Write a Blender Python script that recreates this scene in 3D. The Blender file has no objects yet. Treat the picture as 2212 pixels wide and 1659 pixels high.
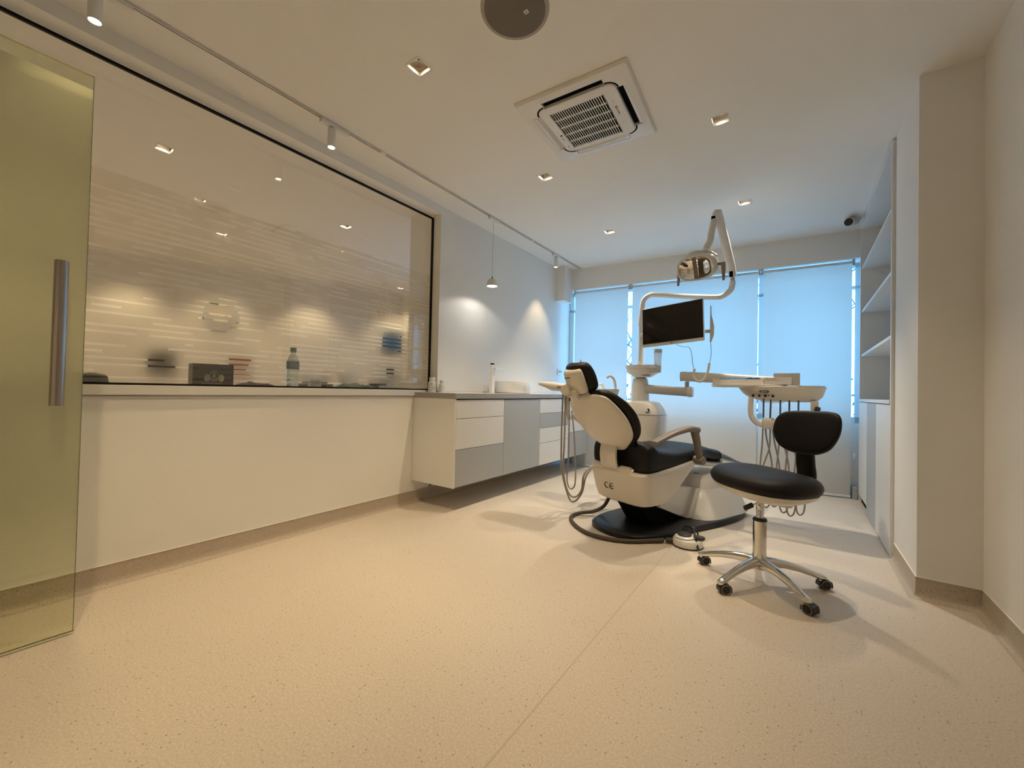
import bpy, bmesh, math, random
from mathutils import Vector, Matrix, noise
random.seed(7)
S = bpy.context.scene
COL = S.collection
PI = math.pi

# ---------------------------------------------------------------- camera, world, light, exposure
cam_data = bpy.data.cameras.new('camera')
cam = bpy.data.objects.new('camera', cam_data); COL.objects.link(cam)
cam_data.sensor_fit = 'HORIZONTAL'; cam_data.sensor_width = 36.0
cam_data.lens = 36.0 * 868.58 / 2212.0
cam_data.clip_start = 0.02; cam_data.clip_end = 200
_r, _u, _f = Vector((0.81417, 0.58022, 0.02187)), Vector((-0.00866, -0.02552, 0.99964)), Vector((-0.58056, 0.81406, 0.01575))
_f.normalize(); _r = _f.cross(_u).normalized(); _u = _r.cross(_f).normalized()
cam.matrix_world = Matrix(((_r.x, _u.x, -_f.x, 0), (_r.y, _u.y, -_f.y, 0), (_r.z, _u.z, -_f.z, 1.0), (0, 0, 0, 1)))
S.camera = cam

S.view_settings.view_transform = 'Standard'
S.view_settings.look = 'None'
S.view_settings.exposure = 0.0
S.view_settings.gamma = 1.0
S.view_settings.use_curve_mapping = False

world = bpy.data.worlds.new('daylight'); S.world = world
world.use_nodes = True
wn = world.node_tree.nodes; wl = world.node_tree.links
wn['Background'].inputs[0].default_value = (0.21, 0.56, 1.0, 1)
wn['Background'].inputs[1].default_value = 5.2

ZC = 2.665                      # ceiling height
WARM = (1.0, 0.75, 0.42)
XG, XW, XS = -2.76, -2.665, -2.75   # glass partition, white wall, low partition wall
def yb(x): return 5.143 + 0.0865 * x   # the window wall stands a little askew

# ---------------------------------------------------------------- materials
def mat(name, col, rough=0.5, metal=0.0, spec=0.5, bump=0.0, bscale=200.0, var=0.0, vscale=3.0, trans=0.0, ior=1.45, coat=0.0, emit=None, estr=0.0, alpha=1.0, sheen=0.0):
    m = bpy.data.materials.new(name); m.use_nodes = True
    nt = m.node_tree; p = nt.nodes['Principled BSDF']
    p.inputs['Base Color'].default_value = (*col, 1)
    p.inputs['Roughness'].default_value = rough
    p.inputs['Metallic'].default_value = metal
    p.inputs['Specular IOR Level'].default_value = spec
    p.inputs['Transmission Weight'].default_value = trans
    p.inputs['IOR'].default_value = ior
    p.inputs['Coat Weight'].default_value = coat
    p.inputs['Alpha'].default_value = alpha
    if emit:
        p.inputs['Emission Color'].default_value = (*emit, 1); p.inputs['Emission Strength'].default_value = estr
    tc = nt.nodes.new('ShaderNodeTexCoord')
    if var > 0:
        n = nt.nodes.new('ShaderNodeTexNoise'); n.inputs['Scale'].default_value = vscale; n.inputs['Detail'].default_value = 4
        nt.links.new(tc.outputs['Object'], n.inputs['Vector'])
        mx = nt.nodes.new('ShaderNodeMix'); mx.data_type = 'RGBA'
        mx.inputs['A'].default_value = (*[c * (1 - var) for c in col], 1)
        mx.inputs['B'].default_value = (*[min(1, c * (1 + var)) for c in col], 1)
        nt.links.new(n.outputs['Fac'], mx.inputs['Factor']); nt.links.new(mx.outputs['Result'], p.inputs['Base Color'])
    if bump > 0:
        n2 = nt.nodes.new('ShaderNodeTexNoise'); n2.inputs['Scale'].default_value = bscale; n2.inputs['Detail'].default_value = 3
        nt.links.new(tc.outputs['Object'], n2.inputs['Vector'])
        b = nt.nodes.new('ShaderNodeBump'); b.inputs['Strength'].default_value = bump; b.inputs['Distance'].default_value = 0.002
        nt.links.new(n2.outputs['Fac'], b.inputs['Height']); nt.links.new(b.outputs['Normal'], p.inputs['Normal'])
    return m

M = {}
M['wall'] = mat('wall_paint', (0.86, 0.85, 0.825), 0.75, bump=0.08, bscale=350, var=0.012)
M['ceil'] = mat('ceiling_paint', (0.87, 0.86, 0.83), 0.85, bump=0.06, bscale=300, var=0.01)
M['white'] = mat('white_lacquer', (0.80, 0.79, 0.76), 0.35, var=0.01)
M['plastic'] = mat('white_plastic', (0.78, 0.765, 0.73), 0.28, coat=0.15, var=0.01)
M['cream'] = mat('cream_plastic', (0.74, 0.70, 0.63), 0.32, coat=0.15, var=0.01)
M['greyplastic'] = mat('grey_plastic', (0.55, 0.55, 0.54), 0.4, var=0.02)
M['taupe'] = mat('taupe_plastic', (0.20, 0.165, 0.135), 0.42, var=0.03)
M['beigegrip'] = mat('beige_grip', (0.34, 0.26, 0.21), 0.5, var=0.03)
M['cab_white'] = mat('cabinet_white', (0.78, 0.78, 0.77), 0.38, var=0.01)
M['cab_grey'] = mat('cabinet_grey', (0.43, 0.45, 0.46), 0.4, var=0.01)
M['counter'] = mat('grey_countertop', (0.36, 0.345, 0.33), 0.45, var=0.06, vscale=60)
M['countertop'] = mat('white_countertop', (0.78, 0.77, 0.75), 0.35, var=0.02, vscale=40)
M['black'] = mat('black_vinyl', (0.010, 0.009, 0.009), 0.45, spec=0.3, bump=0.05, bscale=500, var=0.1)
M['leather'] = mat('black_upholstery', (0.009, 0.008, 0.0075), 0.50, spec=0.28, bump=0.12, bscale=420, var=0.15, vscale=8)
M['blackmetal'] = mat('black_base_paint', (0.008, 0.009, 0.011), 0.36, spec=0.4, var=0.2, vscale=6)
M['dark'] = mat('dark_rubber', (0.03, 0.027, 0.025), 0.55, var=0.1)
M['void'] = mat('dark_void', (0.004, 0.004, 0.004), 0.9, spec=0.1, var=0.1)
M['chrome'] = mat('chrome', (0.72, 0.71, 0.69), 0.10, metal=1.0, var=0.02)
M['steel'] = mat('brushed_steel', (0.42, 0.36, 0.32), 0.24, metal=1.0, bump=0.1, bscale=150, var=0.04)
M['mirror'] = mat('lamp_reflector', (0.85, 0.83, 0.8), 0.05, metal=1.0, bump=0.0, var=0.02)
M['tube'] = mat('grey_silicone_tube', (0.33, 0.29, 0.25), 0.45, var=0.04)
M['tubedark'] = mat('dark_ribbed_tube', (0.075, 0.058, 0.042), 0.5, bump=0.3, bscale=250, var=0.1)
M['tubeblue'] = mat('slate_tube', (0.10, 0.115, 0.14), 0.45, var=0.05)
M['ceramic'] = mat('white_ceramic', (0.86, 0.86, 0.86), 0.12, coat=0.4, var=0.01)
M['gold'] = mat('warm_reflector', (0.50, 0.44, 0.36), 0.22, metal=0.9, var=0.02)
M['trimwhite'] = mat('downlight_trim', (0.8, 0.79, 0.77), 0.4, var=0.01)
M['frameblack'] = mat('black_seal', (0.006, 0.006, 0.006), 0.5, spec=0.2, var=0.1)
M['screen'] = mat('monitor_screen', (0.006, 0.005, 0.004), 0.08, var=0.05)
M['bezel'] = mat('monitor_bezel', (0.01, 0.01, 0.01), 0.3, var=0.05)
M['speaker'] = mat('speaker_mesh', (0.20, 0.17, 0.14), 0.8, bump=0.6, bscale=900, var=0.05)
def frosted(name, col, k):
    m = bpy.data.materials.new(name); m.use_nodes = True; nt = m.node_tree; nt.nodes.clear(); N = nt.nodes.new; L = nt.links
    t = N('ShaderNodeBsdfTransparent'); tl = N('ShaderNodeBsdfTranslucent'); tl.inputs[0].default_value = (*col, 1); d = N('ShaderNodeBsdfDiffuse'); d.inputs[0].default_value = (*col, 1)
    a = N('ShaderNodeMixShader'); a.inputs[0].default_value = 0.35; L.new(tl.outputs[0], a.inputs[1]); L.new(d.outputs[0], a.inputs[2])
    b = N('ShaderNodeMixShader'); b.inputs[0].default_value = k; L.new(t.outputs[0], b.inputs[1]); L.new(a.outputs[0], b.inputs[2])
    o = N('ShaderNodeOutputMaterial'); L.new(b.outputs[0], o.inputs[0]); return m
M['cup'] = frosted('frosted_plastic', (0.92, 0.94, 0.95), 0.45)
M['paper'] = mat('white_carton', (0.72, 0.68, 0.66), 0.6, var=0.02)
M['carton'] = mat('grey_carton', (0.50, 0.46, 0.40), 0.6, var=0.02)
M['bluepouch'] = mat('blue_sterile_pouch', (0.0, 0.22, 0.60), 0.35, var=0.2, vscale=30)
M['ink'] = mat('dark_print', (0.02, 0.018, 0.016), 0.5, var=0.05)
M['inkgrey'] = mat('grey_print', (0.28, 0.24, 0.22), 0.6, var=0.05)
M['red'] = mat('red_emblem', (0.35, 0.06, 0.06), 0.5, var=0.05)
M['yellowring'] = mat('olive_wheel_ring', (0.30, 0.27, 0.17), 0.5, var=0.05)
M['clearsheet'] = mat('glossy_plastic_cover', (0.05, 0.06, 0.07), 0.08, coat=1.0, bump=0.4, bscale=14, var=0.1)
M['greenbottle'] = mat('green_cap', (0.14, 0.20, 0.04), 0.4, var=0.05)
M['petblue'] = mat('clear_blue_bottle', (0.75, 0.86, 0.90), 0.12, trans=0.85, ior=1.2, var=0.02)
M['bluelabel'] = mat('blue_label', (0.12, 0.20, 0.24), 0.5, var=0.1)
M['cloth'] = mat('green_cloth', (0.16, 0.24, 0.21), 0.9, var=0.15, vscale=20)
M['darkcloth'] = mat('dark_cloth', (0.035, 0.04, 0.04), 0.9, var=0.3, vscale=20)
M['maroon'] = mat('dark_red_card', (0.10, 0.008, 0.012), 0.5, var=0.1)
M['blackcard'] = mat('black_card', (0.01, 0.01, 0.008), 0.45, var=0.1)
M['sage'] = mat('sage_filter', (0.34, 0.36, 0.24), 0.5, var=0.05)
M['bluewall'] = mat('blue_print', (0.01, 0.10, 0.28), 0.5, var=0.35, vscale=9)
M['orangeprint'] = mat('rust_print', (0.25, 0.08, 0.03), 0.6, var=0.3, vscale=60)
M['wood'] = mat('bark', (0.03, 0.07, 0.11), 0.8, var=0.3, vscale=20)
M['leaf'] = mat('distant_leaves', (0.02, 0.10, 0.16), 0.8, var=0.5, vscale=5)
M['paleframe'] = mat('window_frame_white', (0.72, 0.76, 0.78), 0.4, var=0.01)
M['ring'] = mat('speaker_rim', (0.42, 0.37, 0.31), 0.6, var=0.02)
M['blackplastic'] = mat('black_plastic', (0.012, 0.012, 0.012), 0.35, var=0.1)
M['glow'] = mat('lamp_glow', (1, 0.9, 0.75), 0.5, emit=(1.0, 0.86, 0.62), estr=14)
M['pglow'] = mat('pendant_glow', (1, 0.9, 0.8), 0.5, emit=(1.0, 0.95, 0.85), estr=6)
M['skirt'] = mat('skirting_cap', (0.80, 0.76, 0.66), 0.4, var=0.01)

def floor_material(name, base=(0.66, 0.585, 0.50)):
    m = bpy.data.materials.new(name); m.use_nodes = True; nt = m.node_tree; p = nt.nodes['Principled BSDF']
    g = nt.nodes.new('ShaderNodeNewGeometry')
    def noi(scale, det=2, rough=0.5):
        n = nt.nodes.new('ShaderNodeTexNoise'); n.inputs['Scale'].default_value = scale; n.inputs['Detail'].default_value = det
        n.inputs['Roughness'].default_value = rough; nt.links.new(g.outputs['Position'], n.inputs['Vector']); return n
    def ramp(src, stops):
        r = nt.nodes.new('ShaderNodeValToRGB'); e = r.color_ramp.elements
        e[0].position, e[0].color = stops[0][0], (*[stops[0][1]] * 3, 1); e[1].position, e[1].color = stops[1][0], (*[stops[1][1]] * 3, 1)
        nt.links.new(src, r.inputs[0]); return r.outputs[0]
    def mix(fac, a, b, kind='MIX'):
        x = nt.nodes.new('ShaderNodeMix'); x.data_type = 'RGBA'; x.blend_type = kind
        if isinstance(fac, float): x.inputs['Factor'].default_value = fac
        else: nt.links.new(fac, x.inputs['Factor'])
        for k, v in (('A', a), ('B', b)):
            if isinstance(v, tuple): x.inputs[k].default_value = (*v, 1)
            else: nt.links.new(v, x.inputs[k])
        return x.outputs['Result']
    fine = ramp(noi(140, 3, 0.7).outputs['Fac'], ((0.35, 0.0), (0.65, 1.0)))
    c = mix(fine, tuple(v * 0.86 for v in base), tuple(min(1, v * 1.10) for v in base))
    v1 = nt.nodes.new('ShaderNodeTexVoronoi'); v1.inputs['Scale'].default_value = 75; nt.links.new(g.outputs['Position'], v1.inputs['Vector'])
    sp = ramp(v1.outputs['Distance'], ((0.13, 1.0), (0.24, 0.0)))
    wn_ = nt.nodes.new('ShaderNodeTexVoronoi'); wn_.inputs['Scale'].default_value = 75; nt.links.new(g.outputs['Position'], wn_.inputs['Vector'])
    sel = nt.nodes.new('ShaderNodeSeparateColor'); nt.links.new(wn_.outputs['Color'], sel.inputs[0])
    pick = nt.nodes.new('ShaderNodeMath'); pick.operation = 'GREATER_THAN'; pick.inputs[1].default_value = 0.80; nt.links.new(sel.outputs[0], pick.inputs[0])
    mul = nt.nodes.new('ShaderNodeMath'); mul.operation = 'MULTIPLY'; nt.links.new(sp, mul.inputs[0]); nt.links.new(pick.outputs[0], mul.inputs[1])
    c = mix(mul.outputs[0], c, tuple(v * 0.42 for v in base))
    pick2 = nt.nodes.new('ShaderNodeMath'); pick2.operation = 'LESS_THAN'; pick2.inputs[1].default_value = 0.14; nt.links.new(sel.outputs[0], pick2.inputs[0])
    mul2 = nt.nodes.new('ShaderNodeMath'); mul2.operation = 'MULTIPLY'; nt.links.new(sp, mul2.inputs[0]); nt.links.new(pick2.outputs[0], mul2.inputs[1])
    c = mix(mul2.outputs[0], c, tuple(min(1, v * 1.14) for v in base))
    nt.links.new(c, p.inputs['Base Color'])
    rr = ramp(noi(6, 3).outputs['Fac'], ((0.3, 0.36), (0.7, 0.52))); nt.links.new(rr, p.inputs['Roughness'])
    p.inputs['Specular IOR Level'].default_value = 0.35
    b = nt.nodes.new('ShaderNodeBump'); b.inputs['Strength'].default_value = 0.12; b.inputs['Distance'].default_value = 0.001
    nt.links.new(noi(260, 2).outputs['Fac'], b.inputs['Height']); nt.links.new(b.outputs['Normal'], p.inputs['Normal'])
    return m
M['floor'] = floor_material('speckled_vinyl_floor')
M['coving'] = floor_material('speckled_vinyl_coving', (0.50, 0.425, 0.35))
M['seam'] = mat('floor_weld', (0.57, 0.50, 0.42), 0.5, var=0.05)

def schlick(nt, f0):
    # reflectance of a thin pane from either side
    g = nt.nodes.new('ShaderNodeNewGeometry'); d = nt.nodes.new('ShaderNodeVectorMath'); d.operation = 'DOT_PRODUCT'
    nt.links.new(g.outputs['Normal'], d.inputs[0]); nt.links.new(g.outputs['Incoming'], d.inputs[1])
    def m_(op, a, b):
        n = nt.nodes.new('ShaderNodeMath'); n.operation = op
        for i, v in enumerate((a, b)):
            if isinstance(v, (int, float)): n.inputs[i].default_value = v
            elif v is not None: nt.links.new(v, n.inputs[i])
        return n.outputs[0]
    c = m_('ABSOLUTE', d.outputs['Value'], None)
    p = m_('POWER', m_('SUBTRACT', 1.0, c), 5.0)
    return m_('ADD', m_('MULTIPLY', p, 1 - f0), f0)
def thin_glass(name, tint=(1, 1, 1), base=0.04):
    m = bpy.data.materials.new(name); m.use_nodes = True; nt = m.node_tree; nt.nodes.clear()
    o = nt.nodes.new('ShaderNodeOutputMaterial'); t = nt.nodes.new('ShaderNodeBsdfTransparent'); t.inputs[0].default_value = (*tint, 1)
    gl = nt.nodes.new('ShaderNodeBsdfGlossy'); gl.inputs['Roughness'].default_value = 0.0
    f = schlick(nt, 0.075)
    mx = nt.nodes.new('ShaderNodeMixShader'); nt.links.new(f, mx.inputs[0]); nt.links.new(t.outputs[0], mx.inputs[1]); nt.links.new(gl.outputs[0], mx.inputs[2])
    nt.links.new(mx.outputs[0], o.inputs[0]); return m
M['glass'] = thin_glass('clear_glass')

def film_material():
    # etched privacy film: frosted, crossed by clear dashes in rows 31 mm apart
    m = bpy.data.materials.new('striped_frosted_film'); m.use_nodes = True; nt = m.node_tree; nt.nodes.clear(); L = nt.links
    N = nt.nodes.new
    def math_(op, a, b=None, c=None):
        n = N('ShaderNodeMath'); n.operation = op
        for i, v in enumerate((a, b, c)):
            if v is None: continue
            if isinstance(v, (int, float)): n.inputs[i].default_value = v
            else: L.new(v, n.inputs[i])
        return n.outputs[0]
    g = N('ShaderNodeNewGeometry'); sx = N('ShaderNodeSeparateXYZ'); L.new(g.outputs['Position'], sx.inputs[0])
    y, z = sx.outputs['Y'], sx.outputs['Z']
    q = math_('DIVIDE', math_('SUBTRACT', z, 0.985), 0.0318)
    row = math_('FLOOR', q); fr = math_('FRACT', q)
    instripe = math_('LESS_THAN', fr, 0.36)
    cv = N('ShaderNodeCombineXYZ'); L.new(math_('MULTIPLY', y, 3.1), cv.inputs[0]); L.new(math_('MULTIPLY', row, 7.37), cv.inputs[1])
    no = N('ShaderNodeTexNoise'); no.noise_dimensions = '2D'; no.inputs['Scale'].default_value = 1.0; no.inputs['Detail'].default_value = 0.5
    L.new(cv.outputs[0], no.inputs['Vector'])
    seg = math_('GREATER_THAN', no.outputs['Fac'], 0.41)
    clear = math_('MULTIPLY', instripe, seg)
    o = N('ShaderNodeOutputMaterial')
    t = N('ShaderNodeBsdfTransparent')
    rf = N('ShaderNodeBsdfRefraction'); rf.inputs['IOR'].default_value = 1.3; rf.inputs['Roughness'].default_value = 0.22; rf.inputs[0].default_value = (0.97, 0.96, 0.93, 1)
    d = N('ShaderNodeBsdfDiffuse'); d.inputs[0].default_value = (0.78, 0.75, 0.68, 1)
    tl = N('ShaderNodeBsdfTranslucent'); tl.inputs[0].default_value = (0.85, 0.82, 0.75, 1)
    a1 = N('ShaderNodeMixShader'); a1.inputs[0].default_value = 0.5; L.new(d.outputs[0], a1.inputs[1]); L.new(tl.outputs[0], a1.inputs[2])
    a2 = N('ShaderNodeMixShader'); a2.inputs[0].default_value = 0.09; L.new(rf.outputs[0], a2.inputs[1]); L.new(a1.outputs[0], a2.inputs[2])
    a3 = N('ShaderNodeMixShader'); L.new(clear, a3.inputs[0]); L.new(a2.outputs[0], a3.inputs[1]); L.new(t.outputs[0], a3.inputs[2])
    L.new(a3.outputs[0], o.inputs[0]); return m
M['film'] = film_material()

def door_glass():
    m = bpy.data.materials.new('green_frosted_door_glass'); m.use_nodes = True; nt = m.node_tree; nt.nodes.clear(); L = nt.links; N = nt.nodes.new
    g = N('ShaderNodeNewGeometry'); sx = N('ShaderNodeSeparateXYZ'); L.new(g.outputs['Position'], sx.inputs[0])
    lo = N('ShaderNodeMapRange'); lo.inputs[1].default_value = 0.25; lo.inputs[2].default_value = 0.50; L.new(sx.outputs['Z'], lo.inputs[0])
    hi = N('ShaderNodeMath'); hi.operation = 'LESS_THAN'; hi.inputs[1].default_value = 2.174; L.new(sx.outputs['Z'], hi.inputs[0])
    fr = N('ShaderNodeMath'); fr.operation = 'MULTIPLY'; L.new(lo.outputs[0], fr.inputs[0]); L.new(hi.outputs[0], fr.inputs[1])
    rough = N('ShaderNodeMath'); rough.operation = 'MULTIPLY'; rough.inputs[1].default_value = 0.45; L.new(fr.outputs[0], rough.inputs[0])
    t = N('ShaderNodeBsdfTransparent'); t.inputs[0].default_value = (0.94, 0.95, 0.85, 1)
    rf = N('ShaderNodeBsdfRefraction'); rf.inputs[0].default_value = (0.97, 0.97, 0.88, 1); rf.inputs['IOR'].default_value = 1.25; L.new(rough.outputs[0], rf.inputs['Roughness'])
    d = N('ShaderNodeBsdfDiffuse'); d.inputs[0].default_value = (0.66, 0.67, 0.50, 1)
    tl = N('ShaderNodeBsdfTranslucent'); tl.inputs[0].default_value = (0.66, 0.68, 0.50, 1)
    e = N('ShaderNodeMixShader'); e.inputs[0].default_value = 0.5; L.new(d.outputs[0], e.inputs[1]); L.new(tl.outputs[0], e.inputs[2])
    a = N('ShaderNodeMixShader'); L.new(fr.outputs[0], a.inputs[0]); L.new(t.outputs[0], a.inputs[1]); L.new(rf.outputs[0], a.inputs[2])
    df = N('ShaderNodeMath'); df.operation = 'MULTIPLY'; df.inputs[1].default_value = 0.45; L.new(fr.outputs[0], df.inputs[0])
    b = N('ShaderNodeMixShader'); L.new(df.outputs[0], b.inputs[0]); L.new(a.outputs[0], b.inputs[1]); L.new(e.outputs[0], b.inputs[2])
    gl = N('ShaderNodeBsdfGlossy'); gl.inputs['Roughness'].default_value = 0.08
    f = schlick(nt, 0.025)
    mx = N('ShaderNodeMixShader'); L.new(f, mx.inputs[0]); L.new(b.outputs[0], mx.inputs[1]); L.new(gl.outputs[0], mx.inputs[2])
    o = N('ShaderNodeOutputMaterial'); L.new(mx.outputs[0], o.inputs[0]); return m
M['doorglass'] = door_glass()
M['glassedge'] = mat('green_glass_edge', (0.10, 0.16, 0.08), 0.15, var=0.05)

def blind_material():
    m = bpy.data.materials.new('roller_blind_fabric'); m.use_nodes = True; nt = m.node_tree; nt.nodes.clear(); L = nt.links; N = nt.nodes.new
    tc = N('ShaderNodeTexCoord'); n = N('ShaderNodeTexNoise'); n.inputs['Scale'].default_value = 400; L.new(tc.outputs['Object'], n.inputs['Vector'])
    mx0 = N('ShaderNodeMix'); mx0.data_type = 'RGBA'; mx0.inputs['A'].default_value = (0.84, 0.83, 0.80, 1); mx0.inputs['B'].default_value = (0.90, 0.89, 0.86, 1); L.new(n.outputs['Fac'], mx0.inputs['Factor'])
    d = N('ShaderNodeBsdfDiffuse'); L.new(mx0.outputs['Result'], d.inputs[0])
    t = N('ShaderNodeBsdfTranslucent'); L.new(mx0.outputs['Result'], t.inputs[0])
    mx = N('ShaderNodeMixShader'); mx.inputs[0].default_value = 0.56; L.new(d.outputs[0], mx.inputs[1]); L.new(t.outputs[0], mx.inputs[2])
    o = N('ShaderNodeOutputMaterial'); L.new(mx.outputs[0], o.inputs[0]); return m
M['blind'] = blind_material()

# ---------------------------------------------------------------- mesh helpers
def ring(cx, cy, rx, ry, n=32, p=2.0):
    out = []
    for i in range(n):
        a = 2 * PI * i / n; c, s = math.cos(a), math.sin(a)
        out.append((cx + rx * math.copysign(abs(c) ** (2 / p), c), cy + ry * math.copysign(abs(s) ** (2 / p), s)))
    return out
def spline(pts, n=8, closed=False):
    P = [Vector(p) for p in pts]; out = []; k = len(P)
    rng = range(k if closed else k - 1)
    for i in rng:
        p1, p2 = P[i], P[(i + 1) % k]
        p0 = P[(i - 1) % k] if (closed or i > 0) else p1 * 2 - p2
        p3 = P[(i + 2) % k] if (closed or i + 2 < k) else p2 * 2 - p1
        for j in range(n):
            t = j / n
            out.append(0.5 * ((2 * p1) + (p2 - p0) * t + (2 * p0 - 5 * p1 + 4 * p2 - p3) * t * t + (3 * p1 - p0 - 3 * p2 + p3) * t ** 3))
    if not closed: out.append(P[-1])
    return out

class B:
    def __init__(s): s.bm = bmesh.new()
    def v(s, p): return s.bm.verts.new(p)
    def face(s, vs):
        try: return s.bm.faces.new(vs)
        except ValueError: return None
    def loft(s, rings, cap=True, closed=False, sm=0):
        if sm:      # extra rings on a smooth curve through the given ones
            cols = [spline([r[j] for r in rings], sm) for j in range(len(rings[0]))]
            rings = [[c[i] for c in cols] for i in range(len(cols[0]))]
        R = [[s.v(p) for p in r] for r in rings]; n = len(R[0])
        m = len(R)
        for i in range(m if closed else m - 1):
            a, b = R[i], R[(i + 1) % m]
            for j in range(n): s.face((a[j], a[(j + 1) % n], b[(j + 1) % n], b[j]))
        if cap and not closed: s.face(R[0][::-1]); s.face(R[-1])
        return s
    def box(s, x0, x1, y0, y1, z0, z1):
        return s.loft([[(x0, y0, z0), (x1, y0, z0), (x1, y1, z0), (x0, y1, z0)], [(x0, y0, z1), (x1, y0, z1), (x1, y1, z1), (x0, y1, z1)]])
    def obox(s, c, ax, ay, az, hx, hy, hz):
        c, ax, ay, az = Vector(c), Vector(ax), Vector(ay), Vector(az)
        f = lambda i, j, k: c + ax * hx * i + ay * hy * j + az * hz * k
        return s.loft([[f(-1, -1, k), f(1, -1, k), f(1, 1, k), f(-1, 1, k)] for k in (-1, 1)])
    def prism(s, poly, a, b, axis='z'):
        def P(p, h):
            return {'z': (p[0], p[1], h), 'x': (h, p[0], p[1]), 'y': (p[0], h, p[1])}[axis]
        return s.loft([[P(p, a) for p in poly], [P(p, b) for p in poly]])
    def cyl(s, a, b, r0, r1=None, n=24, cap=True):
        r1 = r0 if r1 is None else r1
        return s.tube([a, b], [r0, r1], n, cap)
    def tube(s, pts, r, n=12, cap=True):
        P = [Vector(p) for p in pts]; rs = r if isinstance(r, (list, tuple)) else [r] * len(P)
        T = []
        for i in range(len(P)):
            d = P[min(i + 1, len(P) - 1)] - P[max(i - 1, 0)]; T.append(d.normalized() if d.length > 0 else Vector((0, 0, 1)))
        up = Vector((0, 0, 1)) if abs(T[0].z) < 0.9 else Vector((1, 0, 0))
        N_ = T[0].cross(up).normalized(); rings = []
        for i in range(len(P)):
            N_ = (N_ - T[i] * N_.dot(T[i])); N_.normalize(); Bn = T[i].cross(N_)
            rings.append([P[i] + (N_ * math.cos(2 * PI * k / n) + Bn * math.sin(2 * PI * k / n)) * rs[i] for k in range(n)])
        return s.loft(rings, cap)
    def lathe(s, prof, c=(0, 0, 0), n=32, cap=True):
        c = Vector(c)
        return s.loft([[c + Vector((r * math.cos(2 * PI * k / n), r * math.sin(2 * PI * k / n), z)) for k in range(n)] for r, z in prof], cap)
    def sphere(s, c, r, sx=1, sy=1, sz=1, n=20):
        m = n // 2; rs = []
        for i in range(m + 1):
            a = -PI / 2 + PI * i / m; rr = max(math.cos(a), 0.02)
            rs.append([(c[0] + r * sx * rr * math.cos(2 * PI * k / n), c[1] + r * sy * rr * math.sin(2 * PI * k / n), c[2] + r * sz * math.sin(a)) for k in range(n)])
        return s.loft(rs)

def obj(name, b, m, parent=None, bevel=0.0, seg=2, smooth=True, sub=0, ang=35, mats=None):
    me = bpy.data.meshes.new(name)
    bmesh.ops.recalc_face_normals(b.bm, faces=b.bm.faces)
    b.bm.to_mesh(me); b.bm.free()
    o = bpy.data.objects.new(name, me); COL.objects.link(o)
    me.materials.append(m if not isinstance(m, str) else M[m])
    for x in (mats or []): me.materials.append(M[x] if isinstance(x, str) else x)
    if smooth and me.polygons:
        me.shade_smooth() if hasattr(me, 'shade_smooth') else None
        try: me.set_sharp_from_angle(angle=math.radians(ang))
        except Exception: pass
    if bevel > 0:
        md = o.modifiers.new('bevel', 'BEVEL'); md.width = bevel; md.segments = seg; md.limit_method = 'ANGLE'; md.angle_limit = math.radians(30); md.use_clamp_overlap = True
        md.harden_normals = True
    if sub > 0:
        md = o.modifiers.new('sub', 'SUBSURF'); md.levels = sub; md.render_levels = sub
    if parent: o.parent = parent
    return o
def tag(o, label=None, cat=None, group=None, kind=None):
    if label: o['label'] = label
    if cat: o['category'] = cat
    if group: o['group'] = group
    if kind: o['kind'] = kind
    return o
def thing(name, label, cat, loc=(0, 0, 0), rz=0.0, group=None):
    o = bpy.data.objects.new(name, None); COL.objects.link(o); o.location = loc; o.rotation_euler = (0, 0, rz); o.empty_display_size = 0.05
    return tag(o, label, cat, group)
def struct(name, b, m, parent=None, **k):
    o = obj(name, b, m, parent, **k)
    if not parent: o['kind'] = 'structure'
    return o
def text(name, body, size, m, parent, loc, rot, depth=0.0004, align='CENTER', sx=1.0):
    cu = bpy.data.curves.new(name, 'FONT'); cu.body = body; cu.size = size; cu.extrude = depth; cu.align_x = align; cu.align_y = 'CENTER'
    t = bpy.data.objects.new(name + '_src', cu); COL.objects.link(t)
    bpy.context.view_layer.update(); dg = bpy.context.evaluated_depsgraph_get()
    me = bpy.data.meshes.new_from_object(t.evaluated_get(dg)); bpy.data.objects.remove(t)
    o = bpy.data.objects.new(name, me); COL.objects.link(o); me.materials.clear(); me.materials.append(M[m])
    o.parent = parent; o.location = loc; o.rotation_euler = rot; o.scale = (sx, 1, 1); return o
def dup(root, loc=None, rz=None, label=None, group=None):
    r = root.copy(); COL.objects.link(r)
    if loc is not None: r.location = loc
    if rz is not None: r.rotation_euler = (0, 0, rz)
    if label: r['label'] = label
    if group: r['group'] = group
    for ch in list(root.children):
        c = ch.copy(); COL.objects.link(c); c.parent = r
        for g in ch.children:
            d = g.copy(); COL.objects.link(d); d.parent = c
    return r
def spot(name, parent, loc, energy, size_deg=95, blend=0.5, rad=0.03, col=WARM, rot=(0, 0, 0)):
    l = bpy.data.lights.new(name, 'SPOT'); l.energy = energy; l.spot_size = math.radians(size_deg); l.spot_blend = blend; l.shadow_soft_size = rad; l.color = col
    o = bpy.data.objects.new(name, l); COL.objects.link(o); o.parent = parent; o.location = loc; o.rotation_euler = rot; return o

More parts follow.
